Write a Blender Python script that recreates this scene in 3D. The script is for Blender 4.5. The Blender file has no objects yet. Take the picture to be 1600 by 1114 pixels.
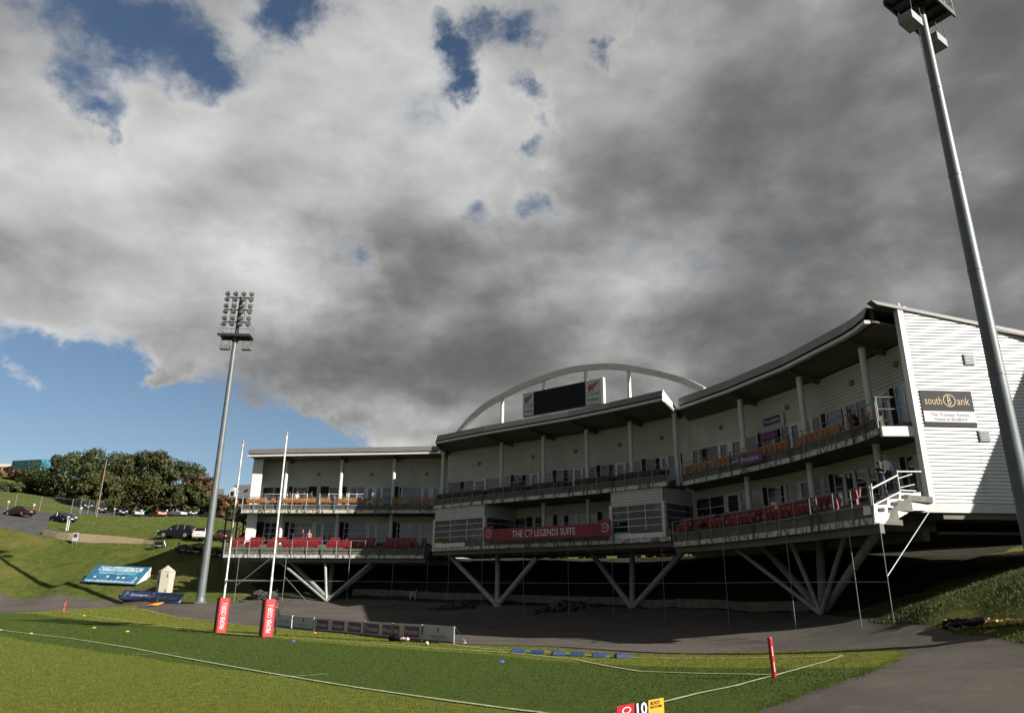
import bpy, bmesh, math, random
import numpy as np
from mathutils import Vector, Matrix, geometry
from mathutils.bvhtree import BVHTree
R = math.radians
C = bpy.context.scene.collection
sc = bpy.context.scene
random.seed(7)
RNG = np.random.RandomState(5)

# ------------------------------------------------------------------ camera
F, TH, RO, H = 1123.9, 0.314786, 0.00758, 2.569
fw = Vector((0, math.cos(TH), math.sin(TH))); up = Vector((0, -math.sin(TH), math.cos(TH))); rt = Vector((1, 0, 0))
rx = rt*math.cos(RO)+up*math.sin(RO); uy = -rt*math.sin(RO)+up*math.cos(RO)
cam_d = bpy.data.cameras.new('camera'); cam = bpy.data.objects.new('camera', cam_d); C.objects.link(cam)
cam_d.sensor_width = 36; cam_d.lens = F/1600*36; cam_d.clip_end = 6000; cam_d.clip_start = .1
M = Matrix(((rx.x, uy.x, -fw.x, 0), (rx.y, uy.y, -fw.y, 0), (rx.z, uy.z, -fw.z, H), (0, 0, 0, 1)))
cam.matrix_world = M
sc.camera = cam
def ray(px, py):
    return rx*((px-800)/F)+uy*((557-py)/F)+fw
def at(px, py, Y):
    """point at depth Y seen at a position measured in the survey picture"""
    d = ray(px, py); return Vector((0, 0, H))+d*(Y/d.y)
def on(px, py, z):
    d = ray(px, py); return Vector((0, 0, H))+d*((z-H)/d.z)

# ------------------------------------------------------------------ light
SUN = Vector((.852, -.524, math.tan(R(26.5)))).normalized()
sc.view_settings.view_transform = 'Standard'; sc.view_settings.look = 'None'
sc.view_settings.exposure = 1.30; sc.view_settings.gamma = 1
sd = bpy.data.lights.new('sun', 'SUN'); so = bpy.data.objects.new('sun', sd); C.objects.link(so)
sd.energy = 4.9; sd.angle = R(.5); sd.color = (1, .945, .86)
so.rotation_euler = SUN.to_track_quat('Z', 'Y').to_euler(); so.location = (0, 0, 60)
W = bpy.data.worlds.new('World'); sc.world = W; W.use_nodes = True
nt = W.node_tree; nt.nodes.clear()
def N(tree, typ, ins=None, **kw):
    n = tree.nodes.new(typ)
    for k, v in kw.items(): setattr(n, k, v)
    if ins:
        for k, v in ins.items():
            if isinstance(v, bpy.types.NodeSocket): tree.links.new(v, n.inputs[k])
            else: n.inputs[k].default_value = v
    return n
def mth(tree, op, a, b=0.0, c=None, clamp=False):
    ins = {0: a, 1: b}
    if c is not None: ins[2] = c
    return N(tree, 'ShaderNodeMath', ins, operation=op, use_clamp=clamp).outputs[0]
def smooth(tree, v, lo, hi, a=0., b=1.):
    return N(tree, 'ShaderNodeMapRange', {0: v, 1: lo, 2: hi, 3: a, 4: b}, interpolation_type='SMOOTHSTEP').outputs[0]
def build_sky():
    T = nt
    tc = N(T, 'ShaderNodeTexCoord'); D = tc.outputs['Generated']
    sep = N(T, 'ShaderNodeSeparateXYZ', {0: D})
    zz = mth(T, 'ADD', mth(T, 'MAXIMUM', sep.outputs[2], 0.0), .34)
    P = N(T, 'ShaderNodeVectorMath', {0: D, 3: mth(T, 'DIVIDE', 1.0, zz)}, operation='SCALE').outputs[0]
    P = N(T, 'ShaderNodeVectorMath', {0: P, 1: (1, 1, 0)}, operation='MULTIPLY').outputs[0]
    def fbm(vec, s, det=9, ro=.56, dist=.25):
        return N(T, 'ShaderNodeTexNoise', {'Vector': vec, 'Scale': s, 'Detail': det, 'Roughness': ro, 'Distortion': dist}).outputs['Fac']
    def vadd(a, b): return N(T, 'ShaderNodeVectorMath', {0: a, 1: b}, operation='ADD').outputs[0]
    # cloud space: the view direction, flattened a little so that masses lie down towards the horizon
    Q = N(T, 'ShaderNodeVectorMath', {0: N(T, 'ShaderNodeVectorMath', {0: D, 3: mth(T, 'DIVIDE', 1.0, mth(T, 'ADD', mth(T, 'MAXIMUM', sep.outputs[2], 0.0), .85))}, operation='SCALE').outputs[0], 1: (1, 1, 1.9)}, operation='MULTIPLY').outputs[0]
    # directions warped so that openings get torn edges
    wn = N(T, 'ShaderNodeTexNoise', {'Vector': D, 'Scale': 9.0, 'Detail': 9, 'Roughness': .66})
    wv = N(T, 'ShaderNodeVectorMath', {0: wn.outputs['Color'], 1: (.5, .5, .5)}, operation='SUBTRACT').outputs[0]
    Dw = vadd(D, N(T, 'ShaderNodeVectorMath', {0: wv, 3: .135}, operation='SCALE').outputs[0])
    def blobs(lst, vec=None):
        acc = None
        for (px, py, s, a) in lst:
            d0 = ray(px, py).normalized(); sg = s/F*1.1
            dist = N(T, 'ShaderNodeVectorMath', {0: vec or Dw, 1: tuple(d0)}, operation='DISTANCE').outputs['Value']
            g = mth(T, 'MULTIPLY', dist, 1/sg); g = mth(T, 'MULTIPLY', g, g)
            g = mth(T, 'EXPONENT', mth(T, 'MULTIPLY', g, -.5)); g = mth(T, 'MULTIPLY', g, a)
            acc = g if acc is None else mth(T, 'ADD', acc, g)
        return acc
    def puff(vec, s):
        """billows: folded noise gives rounded heads with creases between them"""
        w = N(T, 'ShaderNodeTexNoise', {'Vector': vec, 'Scale': s, 'Detail': 3, 'Roughness': .5})
        v2 = vadd(vec, N(T, 'ShaderNodeVectorMath', {0: N(T, 'ShaderNodeVectorMath', {0: w.outputs['Color'], 1: (.5, .5, .5)}, operation='SUBTRACT').outputs[0], 3: .35/s}, operation='SCALE').outputs[0])
        a = N(T, 'ShaderNodeTexNoise', {'Vector': v2, 'Scale': s, 'Detail': 7, 'Roughness': .50}).outputs['Fac']
        return a
    L3 = tuple(c*.055 for c in (-.35, .25, .9))
    b0 = puff(Q, 5.2); b1 = puff(vadd(Q, L3), 5.2); big = puff(Q, 2.1); fine = fbm(Q, 17., 7, .6, .2)
    gaps = blobs([(185, 70, 36, -.55), (240, 15, 34, -.38), (100, 5, 34, -.38), (322, 120, 28, -.60), (430, 25, 30, -.48), (480, -5, 30, -.40), (300, 30, 22, -.22),
                  (165, 178, 16, -.46), (160, 215, 9, -.34), (125, 130, 14, -.2), (700, 45, 16, -.36), (722, 80, 18, -.42), (728, 130, 14, -.46), (765, 45, 16, -.36), (828, 160, 20, -.46), (945, 78, 14, -.50),
                  (822, 40, 20, -.42), (755, 335, 17, -.36), (838, 312, 17, -.38), (572, 412, 16, -.40), (525, 395, 10, -.3), (828, 245, 14, -.36), (840, 205, 10, -.3), (975, 40, 14, -.25),
                  (-60, 720, 70, -.8), (60, 690, 60, -.6), (190, 700, 65, -.7), (300, 705, 50, -.55), (400, 728, 46, -.6), (500, 745, 40, -.75), (20, 770, 110, -.8), (200, 810, 120, -.8), (590, 765, 36, -.55),
                  (420, 810, 80, -.5), (-260, 780, 120, -.6), (20, 585, 26, -.40), (110, 575, 22, -.36), (190, 600, 24, -.38), (270, 630, 22, -.36), (330, 650, 24, -.3), (440, 690, 26, -.3)])
    fill = blobs([(0, 596, 17, 1.0), (50, 603, 16, 1.05), (100, 614, 15, .95), (150, 624, 13, .8), (190, 632, 10, .6), (258, 592, 16, .7), (500, 636, 18, .3), (538, 668, 16, .24), (470, 622, 18, .24), (330, 560, 50, .2), (150, 500, 70, .22), (0, 490, 60, .22), (620, 620, 60, .3), (680, 660, 50, .2)])
    dens = mth(T, 'ADD', mth(T, 'ADD', mth(T, 'MULTIPLY', b0, .75), mth(T, 'MULTIPLY', fine, .74)), mth(T, 'ADD', mth(T, 'ADD', gaps, fill), -.05))
    alpha = smooth(T, dens, .12, .62)
    # the sky behind the camera is half open: blue shows in the glazing
    dens = mth(T, 'ADD', dens, smooth(T, sep.outputs[1], -.62, -.05, -.34, 0.))
    alpha = smooth(T, dens, .12, .62)
    relief = mth(T, 'MULTIPLY', mth(T, 'SUBTRACT', b0, b1), .8)
    broad = blobs([(60, 150, 80, .13), (210, 260, 70, .09), (90, 230, 60, .03), (480, 190, 80, .10), (640, 60, 90, .12), (740, 230, 70, .15), (770, 300, 40, .06), (430, 440, 45, .22), (560, 480, 50, .05), (20, 380, 60, .03), (900, 60, 70, .10), (1000, 130, 70, .07), (830, 420, 60, .05), (350, 60, 50, .10),
                   (985, 470, 50, .12), (660, 690, 50, .26), (560, 660, 40, .06), (1150, 400, 80, .04), (300, 400, 90, .03), (1340, 270, 60, .03), (1430, 450, 50, .04), (350, 300, 80, .05), (560, 330, 60, .04), (1040, 200, 40, .05),
                   (1350, 150, 190, -.05), (1100, 230, 60, -.03), (1500, 500, 170, -.05), (1150, 560, 110, -.05), (800, 560, 90, -.05), (640, 560, 60, -.04), (50, 440, 70, .05), (300, 500, 90, .04), (150, 500, 80, .05), (120, 380, 90, .08), (450, 340, 90, .05), (60, 605, 60, .16), (520, 600, 60, .03), (760, 640, 60, -.05), (1250, 480, 80, -.03), (470, 560, 50, -.05)])
    edge = smooth(T, dens, .44, .80, .05, -.05)      # thin margins brighter than the thick middles
    br = mth(T, 'ADD', mth(T, 'ADD', .225, relief), mth(T, 'ADD', mth(T, 'ADD', broad, edge), mth(T, 'MULTIPLY', mth(T, 'SUBTRACT', big, .5), -.27)))
    br = mth(T, 'ADD', br, mth(T, 'MULTIPLY', mth(T, 'SUBTRACT', fine, .5), .06))
    x = mth(T, 'SUBTRACT', br, .10); br = mth(T, 'ADD', .075, mth(T, 'MULTIPLY', mth(T, 'ADD', x, mth(T, 'SQRT', mth(T, 'ADD', mth(T, 'MULTIPLY', x, x), .012))), .5))
    br = mth(T, 'MINIMUM', br, .52)
    cc = N(T, 'ShaderNodeCombineColor', {0: mth(T, 'MULTIPLY', br, .925), 1: mth(T, 'MULTIPLY', br, .925), 2: mth(T, 'MULTIPLY', br, .915)}).outputs[0]
    sky = N(T, 'ShaderNodeTexSky', sky_type='NISHITA', sun_disc=False)
    sky.sun_elevation = R(26.5); sky.sun_rotation = math.atan2(SUN.x, SUN.y); sky.altitude = 200; sky.air_density = 1.0; sky.dust_density = .4; sky.ozone_density = 2.2
    skc = N(T, 'ShaderNodeVectorMath', {0: sky.outputs[0], 3: .058}, operation='SCALE').outputs[0]
    mx = N(T, 'ShaderNodeMix', {'Factor': alpha, 6: skc, 7: cc}, data_type='RGBA').outputs[2]
    bg = N(T, 'ShaderNodeBackground', {0: mx, 1: .60})
    N(T, 'ShaderNodeOutputWorld', {0: bg.outputs[0]})
build_sky()

# ------------------------------------------------------------------ materials
MT = {}
AL = .62
def mat(name, col, rough=.7, metal=0., var=.0, vs=2., bump=0., bs=20., spec=.5, col2=None, dirt=None, coat=0.):
    """a procedural surface: base colour, a second colour mixed in by noise, optional dirt and bump"""
    if name in MT: return MT[name]
    if metal < .5: col = [c*AL for c in col]; col2 = [c*AL for c in col2] if col2 else None; dirt = ([c*AL for c in dirt[0]],)+tuple(dirt[1:]) if dirt else None
    m = bpy.data.materials.new(name); m.use_nodes = True; T = m.node_tree
    b = T.nodes['Principled BSDF']
    b.inputs['Roughness'].default_value = rough; b.inputs['Metallic'].default_value = metal
    b.inputs['Specular IOR Level'].default_value = spec; b.inputs['Coat Weight'].default_value = coat
    c = tuple(col)+(1,)
    if var or col2 or bump or dirt:
        tc = N(T, 'ShaderNodeTexCoord'); V = N(T, 'ShaderNodeNewGeometry').outputs['Position']
    if var or col2:
        c2 = tuple(col2)+(1,) if col2 else tuple(max(0, x*(1-var)) for x in col)+(1,)
        n = N(T, 'ShaderNodeTexNoise', {'Vector': V, 'Scale': vs, 'Detail': 8, 'Roughness': .65})
        f = smooth(T, n.outputs['Fac'], .35, .65)
        mx = N(T, 'ShaderNodeMix', {'Factor': f, 6: c, 7: c2}, data_type='RGBA').outputs[2]
    else: mx = None
    if dirt:
        dc, ds, lo, hi = dirt
        mp = N(T, 'ShaderNodeVectorMath', {0: V, 1: ds}, operation='MULTIPLY').outputs[0]
        n = N(T, 'ShaderNodeTexNoise', {'Vector': mp, 'Scale': 1., 'Detail': 9, 'Roughness': .7})
        f = smooth(T, n.outputs['Fac'], lo, hi)
        src = mx if mx is not None else c
        mx = N(T, 'ShaderNodeMix', {'Factor': f, 6: src, 7: tuple(dc)+(1,)}, data_type='RGBA').outputs[2]
    if mx is not None: T.links.new(mx, b.inputs['Base Color'])
    else: b.inputs['Base Color'].default_value = c
    if bump:
        n = N(T, 'ShaderNodeTexNoise', {'Vector': V, 'Scale': bs, 'Detail': 6, 'Roughness': .6})
        bp = N(T, 'ShaderNodeBump', {'Height': n.outputs['Fac'], 'Strength': bump, 'Distance': .05})
        T.links.new(bp.outputs[0], b.inputs['Normal'])
    MT[name] = m; return m
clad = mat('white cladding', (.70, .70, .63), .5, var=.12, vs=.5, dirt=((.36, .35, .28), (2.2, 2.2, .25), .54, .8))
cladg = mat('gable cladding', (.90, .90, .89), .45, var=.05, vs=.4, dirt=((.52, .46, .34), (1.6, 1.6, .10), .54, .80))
whitep = mat('white paint', (.74, .74, .70), .45, var=.12, vs=1.2, dirt=((.22, .2, .15), (4, 4, 1.2), .60, .78))
whitem = mat('white frames', (.78, .78, .76), .4)
slabw = mat('stained white edge', (.66, .66, .6), .6, dirt=((.09, .09, .07), (3.2, 3.2, 1.4), .47, .60))
conc = mat('weathered concrete', (.17, .162, .13), .85, var=.35, vs=1.4, bump=.3, bs=9, dirt=((.07, .075, .05), (2, 2, .7), .5, .72))
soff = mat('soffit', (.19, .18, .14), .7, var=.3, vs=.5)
roofm = mat('grey roof sheet', (.17, .162, .15), .5, var=.12, vs=.7)
dark = mat('painted shade', (.03, .03, .03), .8)
glass = mat('window glass', (.012, .016, .028), .04, spec=.9)
def glass_rooms():
    # what stands behind the panes: a few paler blinds and furniture shapes, else darkness
    T = glass.node_tree; V = N(T, 'ShaderNodeNewGeometry').outputs['Position']; b = T.nodes['Principled BSDF']
    v = N(T, 'ShaderNodeTexVoronoi', {'Vector': V, 'Scale': .85}, feature='F1', distance='CHEBYCHEV'); c = N(T, 'ShaderNodeSeparateColor', {0: v.outputs['Color']}).outputs[0]
    n = N(T, 'ShaderNodeTexNoise', {'Vector': V, 'Scale': 2.2, 'Detail': 5}).outputs['Fac']
    f = mth(T, 'MULTIPLY', smooth(T, c, .55, .95), smooth(T, n, .42, .62))
    m1 = N(T, 'ShaderNodeMix', {'Factor': f, 6: (.008, .010, .018, 1), 7: (.085, .082, .085, 1)}, data_type='RGBA').outputs[2]
    T.links.new(m1, b.inputs['Base Color'])
glass_rooms()
interior = mat('painted room dark', (.012, .012, .012), .9)
galv = mat('galvanised steel', (.27, .30, .31), .5, metal=.35, var=.25, vs=3)
polem = mat('floodlight mast steel', (.16, .185, .19), .5, metal=.15, var=.2, vs=1.1, dirt=((.11, .12, .12), (6, 6, .4), .5, .75))
steeld = mat('dark steel', (.035, .04, .045), .5, metal=.3)
black = mat('black plastic', (.010, .010, .012), .75, spec=.2)
strutm = mat('strut paint', (.38, .38, .36), .5, var=.2, vs=1.5, dirt=((.12, .11, .09), (5, 5, 1), .58, .8))
redseat = mat('red seat plastic', (.27, .018, .025), .42, var=.2, vs=1.5)
orseat = mat('orange seat plastic', (.46, .20, .06), .45, var=.25, vs=1.5)
blseat = mat('black seat plastic', (.016, .016, .02), .4)
redp = mat('red pad vinyl', (.50, .018, .025), .4, var=.08, vs=2)
redpd = mat('red banner', (.30, .015, .03), .6, var=.1)
purple = mat('purple print', (.13, .025, .14), .5, var=.08)
whitet = mat('white print', (.8, .8, .8), .5)
postw = mat('goal post white', (.82, .80, .76), .35, var=.06)
navy = mat('navy print', (.022, .06, .24), .5, var=.1)
skyb = mat('blue print', (.015, .11, .22), .5, col2=(.04, .21, .35), vs=.9)
blk = mat('sign black', (.014, .014, .016), .6, spec=.2)
gold = mat('sign gold', (.55, .38, .16), .4)
greyt = mat('grey print', (.12, .12, .13), .5)
boardw = mat('board face', (.58, .60, .62), .5, var=.08, dirt=((.3, .3, .28), (3, 3, 2), .6, .8))
yellow = mat('yellow vinyl', (.75, .42, .03), .5)
tyre = mat('tyre rubber', (.018, .018, .018), .8)
chrome = mat('chrome', (.6, .6, .62), .2, metal=.9)
skinm = mat('skin', (.45, .24, .17), .6)

def ground_mat(name, cols, scales, rough=.95, bump=.5, bs=14, bd=.05, extra=None, mul=.55):
    m = bpy.data.materials.new(name); m.use_nodes = True; T = m.node_tree; b = T.nodes['Principled BSDF']
    b.inputs['Roughness'].default_value = rough; b.inputs['Specular IOR Level'].default_value = .15
    V = N(T, 'ShaderNodeNewGeometry').outputs['Position']
    cols = [[x*mul for x in c] for c in cols]
    cur = tuple(cols[0])+(1,)
    for c, (s, lo, hi) in zip(cols[1:], scales):
        n = N(T, 'ShaderNodeTexNoise', {'Vector': V, 'Scale': s, 'Detail': 9, 'Roughness': .68})
        f = smooth(T, n.outputs['Fac'], lo, hi)
        cur = N(T, 'ShaderNodeMix', {'Factor': f, 6: cur, 7: tuple(c)+(1,)}, data_type='RGBA').outputs[2]
    if extra: cur = extra(T, V, cur)
    T.links.new(cur, b.inputs['Base Color'])
    n1 = N(T, 'ShaderNodeTexNoise', {'Vector': V, 'Scale': bs, 'Detail': 8, 'Roughness': .75})
    bp = N(T, 'ShaderNodeBump', {'Height': n1.outputs['Fac'], 'Strength': bump, 'Distance': bd})
    T.links.new(bp.outputs[0], b.inputs['Normal'])
    return m
TRYD = Vector((-.765, .644)); TRYN = Vector((.644, .765))        # along and across the try line
TRY0 = Vector((-15.6, 44.8))
def pitch_bands(T, V, cur):
    # mown bands parallel to the try line; the far band between the ten-metre line and the try line is cut darker
    d = N(T, 'ShaderNodeVectorMath', {0: V, 1: (TRYN.x, TRYN.y, 0)}, operation='DOT_PRODUCT').outputs['Value']
    d = mth(T, 'SUBTRACT', d, TRY0.dot(TRYN))
    wob = N(T, 'ShaderNodeTexNoise', {'Vector': V, 'Scale': .25, 'Detail': 2}).outputs['Fac']
    d = mth(T, 'ADD', d, mth(T, 'MULTIPLY', mth(T, 'SUBTRACT', wob, .5), .8))
    inb = mth(T, 'MULTIPLY', smooth(T, d, -10.4, -9.9), smooth(T, d, -.1, .3, 1, 0))
    dk = N(T, 'ShaderNodeMix', {'Factor': 1., 6: cur, 7: (.48, .62, .60, 1)}, data_type='RGBA', blend_type='MULTIPLY').outputs[2]
    cur = N(T, 'ShaderNodeMix', {'Factor': inb, 6: cur, 7: dk}, data_type='RGBA').outputs[2]
    far = smooth(T, d, 0, .5)
    lt = N(T, 'ShaderNodeMix', {'Factor': 1., 6: cur, 7: (1.12, 1.05, .95, 1)}, data_type='RGBA', blend_type='MULTIPLY').outputs[2]
    return N(T, 'ShaderNodeMix', {'Factor': far, 6: cur, 7: lt}, data_type='RGBA').outputs[2]
m_pitch = ground_mat('pitch turf', [(.152, .184, .023), (.116, .146, .019), (.208, .214, .034), (.21, .175, .045)], [(3.0, .4, .62), (22, .5, .7), (.35, .6, .78)], bump=.7, bs=42, bd=.04, extra=pitch_bands)
m_bank = ground_mat('rough bank grass', [(.13, .155, .022), (.065, .100, .014), (.20, .17, .048), (.16, .17, .032), (.24, .17, .065)], [(.9, .42, .62), (.16, .5, .66), (5, .5, .7), (.45, .66, .74)], bump=.9, bs=5, bd=.25)
def track_wear(T, V, cur):
    # cracked patches, long tyre and rain streaks following the bend, pale grit
    vo = N(T, 'ShaderNodeTexVoronoi', {'Vector': V, 'Scale': .33}, feature='DISTANCE_TO_EDGE').outputs['Distance']
    wn = N(T, 'ShaderNodeTexNoise', {'Vector': V, 'Scale': 1.1, 'Detail': 5}).outputs['Fac']
    cr = smooth(T, mth(T, 'ADD', vo, mth(T, 'MULTIPLY', mth(T, 'SUBTRACT', wn, .5), .10)), .0, .006, .12, 0.)
    cur = N(T, 'ShaderNodeMix', {'Factor': cr, 6: cur, 7: (.022, .018, .015, 1)}, data_type='RGBA').outputs[2]
    sep = N(T, 'ShaderNodeVectorMath', {0: V, 1: (.45, 2.6, 1)}, operation='MULTIPLY').outputs[0]
    stn = N(T, 'ShaderNodeTexNoise', {'Vector': sep, 'Scale': .5, 'Detail': 7, 'Roughness': .6}).outputs['Fac']
    cur = N(T, 'ShaderNodeMix', {'Factor': smooth(T, stn, .54, .66, 0, .55), 6: cur, 7: (.040, .036, .033, 1)}, data_type='RGBA').outputs[2]
    gr = N(T, 'ShaderNodeTexNoise', {'Vector': V, 'Scale': 38, 'Detail': 3, 'Roughness': .8}).outputs['Fac']
    return N(T, 'ShaderNodeMix', {'Factor': smooth(T, gr, .60, .68, 0, .5), 6: cur, 7: (.16, .145, .125, 1)}, data_type='RGBA').outputs[2]
m_track = ground_mat('worn track tarmac', [(.122, .106, .090), (.088, .078, .069), (.16, .138, .114), (.07, .064, .06)], [(.22, .42, .62), (1.6, .52, .72), (.09, .58, .7)], bump=.6, bs=26, bd=.02, mul=.60, extra=track_wear)
m_road = ground_mat('tarmac road', [(.10, .10, .10), (.075, .075, .078)], [(.8, .4, .6)], bump=.3, bs=20, bd=.02)
m_soil = ground_mat('bare soil and leaves', [(.055, .045, .03), (.03, .035, .015), (.12, .085, .05)], [(.7, .42, .6), (3, .58, .72)], bump=1., bs=4, bd=.3, mul=.5)
m_line = mat('line paint', (.50, .54, .38), .9, col2=(.26, .31, .14), vs=5)
m_kerb = mat('sandstone kerb', (.46, .36, .22), .9, var=.2, vs=1.5, bump=.3)

# ------------------------------------------------------------------ mesh helpers
ORG = {}
class MB:
    def __init__(s): s.v = []; s.f = []; s.m = []; s.cm = 0
    def add(s, vs, fs):
        o = len(s.v); s.v += [Vector(v) for v in vs]; s.f += [tuple(i+o for i in f) for f in fs]; s.m += [s.cm]*len(fs); return s
    def quad(s, a, b, c, d): return s.add([a, b, c, d], [(0, 1, 2, 3)])
    def hexa(s, p):   # p: 8 pts bottom 4 then top 4, both ccw
        return s.add(p, [(3, 2, 1, 0), (4, 5, 6, 7), (0, 1, 5, 4), (1, 2, 6, 5), (2, 3, 7, 6), (3, 0, 4, 7)])
    def box(s, c, sz, rz=0., M=None):
        c = Vector(c); hx, hy, hz = (x/2 for x in sz); cs, sn = math.cos(rz), math.sin(rz); p = []
        for z in (-hz, hz):
            for x, y in ((-hx, -hy), (hx, -hy), (hx, hy), (-hx, hy)):
                v = Vector((x*cs-y*sn, x*sn+y*cs, z)) if M is None else M @ Vector((x, y, z)); p.append(c+v)
        return s.hexa(p)
    def seg(s, a, b, w, z0, z1):
        """upright wall piece between plan points a and b, width w, from z0 to z1"""
        a = Vector((a[0], a[1], 0)); b = Vector((b[0], b[1], 0)); d = (b-a).normalized(); n = Vector((-d.y, d.x, 0))*(w/2); p = []
        for z in (z0, z1):
            for q in (a-n, b-n, b+n, a+n): p.append(Vector((q.x, q.y, z)))
        return s.hexa(p)
    def tube(s, a, b, r0, r1=None, n=8, cap=True):
        a = Vector(a); b = Vector(b); r1 = r0 if r1 is None else r1; d = (b-a).normalized()
        u = d.cross(Vector((0, 0, 1)) if abs(d.z) < .95 else Vector((1, 0, 0))).normalized(); w = d.cross(u)
        vs = []
        for q, r in ((a, r0), (b, r1)):
            for i in range(n):
                t = 2*math.pi*i/n; vs.append(q+(u*math.cos(t)+w*math.sin(t))*r)
        fs = [(i, i+n, (i+1) % n+n, (i+1) % n) for i in range(n)]
        if cap: fs += [tuple(range(n)), tuple(range(2*n-1, n-1, -1))]
        return s.add(vs, fs)
    def pipe(s, pts, r, n=8):
        for a, b in zip(pts, pts[1:]): s.tube(a, b, r, r, n)
        return s
    def lathe(s, c, prof, n=16, M=None):
        c = Vector(c); vs = []
        for r, z in prof:
            for i in range(n):
                t = 2*math.pi*i/n; v = Vector((r*math.cos(t), r*math.sin(t), z)); vs.append(c+(M @ v if M else v))
        fs = []
        for k in range(len(prof)-1):
            for i in range(n): fs.append((k*n+i, k*n+(i+1) % n, (k+1)*n+(i+1) % n, (k+1)*n+i))
        fs += [tuple(range(n-1, -1, -1)), tuple(range((len(prof)-1)*n, len(prof)*n))]
        return s.add(vs, fs)
    def prism(s, pts, e):
        """extrude polygon pts (3d) by vector e"""
        n = len(pts); e = Vector(e); vs = [Vector(p) for p in pts]+[Vector(p)+e for p in pts]
        return s.add(vs, [tuple(range(n-1, -1, -1)), tuple(range(n, 2*n))]+[(i, (i+1) % n, (i+1) % n+n, i+n) for i in range(n)])
    def build(s, name, m, parent=None, smooth=False, org=None, fix=True, **tags):
        me = bpy.data.meshes.new(name)
        o0 = Vector(org) if org is not None else (ORG[parent.name] if parent is not None else Vector((0, 0, 0)))
        me.from_pydata([tuple(v-o0) for v in s.v], [], s.f)
        ms = m if isinstance(m, (list, tuple)) else [m]
        for x in ms: me.materials.append(x)
        if len(ms) > 1: me.polygons.foreach_set('material_index', s.m)
        if fix:
            bm = bmesh.new(); bm.from_mesh(me); bmesh.ops.recalc_face_normals(bm, faces=bm.faces); bm.to_mesh(me); bm.free()
        if smooth:
            me.polygons.foreach_set('use_smooth', [True]*len(me.polygons))
            try: me.set_sharp_from_angle(angle=R(40))
            except Exception: pass
        o = bpy.data.objects.new(name, me); C.objects.link(o)
        if parent is not None: o.parent = parent
        else: o.location = o0
        ORG[o.name] = o0
        for k, v in tags.items(): o[k] = v
        return o
def tag(o, label, cat, group=None):
    o['label'] = label; o['category'] = cat
    if group: o['group'] = group
    return o
def thing(name, label, cat, loc=(0, 0, 0), group=None, rz=0.):
    o = bpy.data.objects.new(name, None); C.objects.link(o); o.location = loc; o.rotation_euler.z = rz
    ORG[o.name] = Vector(loc) if not rz else Vector((0, 0, 0)); tag(o, label, cat, group); return o
def local(name, label, cat, group=None):
    """a thing built round its own origin, moved afterwards"""
    o = thing(name, label, cat, (0, 0, 0), group); return o
KIDS = {}
def copy_tree(o, parent=None):
    c = o.copy(); C.objects.link(c); c.parent = parent
    for ch in list(o.children): copy_tree(ch, c)
    return c
def put(o, loc, rz=0., scale=None):
    o.location = loc; o.rotation_euler.z = rz
    if scale: o.scale = (scale,)*3
    return o
def text(s, u0, v0, u1, v1, O, U, V, nrm, m, parent, name='lettering', shear=0., bold=.0, lift=.012, keep=False, label=None, rot=False):
    """lettering filling the box (u0,v0)-(u1,v1), in metres along U and V from O, lifted off the face"""
    cu = bpy.data.curves.new('t', 'FONT'); cu.body = s; cu.shear = shear; cu.offset = bold; cu.resolution_u = 2; cu.extrude = 0
    to = bpy.data.objects.new('t', cu); C.objects.link(to)
    me = bpy.data.meshes.new_from_object(to); bpy.data.objects.remove(to)
    xs = [v.co.x for v in me.vertices]; ys = [v.co.y for v in me.vertices]
    a, b, c, d = min(xs), max(xs), min(ys), max(ys)
    kx = (u1-u0)/(b-a); ky = (v1-v0)/(d-c)
    if keep: kx = ky = min(kx, ky)
    cx, cy = (u0+u1)/2, (v0+v1)/2; o0 = ORG[parent.name]
    for v in me.vertices:
        x = cx+(v.co.x-(a+b)/2)*kx; y = cy+(v.co.y-(c+d)/2)*ky
        v.co = O+U*x+V*y+nrm*lift-o0
    me.materials.clear(); me.materials.append(m)
    o = bpy.data.objects.new(name, me); C.objects.link(o); o.parent = parent; ORG[o.name] = o0
    return o
def rrect(mb, O, U, V, nrm, u0, v0, u1, v1, r, lift, th=.004, n=5):
    pts = []
    for cx, cy, a0 in ((u1-r, v1-r, 0), (u0+r, v1-r, 90), (u0+r, v0+r, 180), (u1-r, v0+r, 270)):
        for k in range(n+1):
            t = R(a0+90*k/n); pts.append(O+U*(cx+r*math.cos(t))+V*(cy+r*math.sin(t))+nrm*lift)
    mb.prism(pts, nrm*th); return mb
def disc(mb, O, U, V, nrm, cx, cy, r, lift, n=20, ry=None, th=.003):
    pts = [O+U*(cx+r*math.cos(2*math.pi*k/n))+V*(cy+(ry or r)*math.sin(2*math.pi*k/n))+nrm*lift for k in range(n)]
    mb.prism(pts, nrm*th); return mb
def ring(mb, O, U, V, nrm, cx, cy, r, w, lift, n=28, a0=0, a1=360, ry=None):
    ry = ry or r
    for k in range(n):
        t0 = R(a0+(a1-a0)*k/n); t1 = R(a0+(a1-a0)*(k+1)/n)
        P = lambda q, t: O+U*(cx+(r+q)*math.cos(t))+V*(cy+(ry+q)*math.sin(t))+nrm*lift
        mb.quad(P(-w/2, t0), P(w/2, t0), P(w/2, t1), P(-w/2, t1))
    return mb

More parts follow.
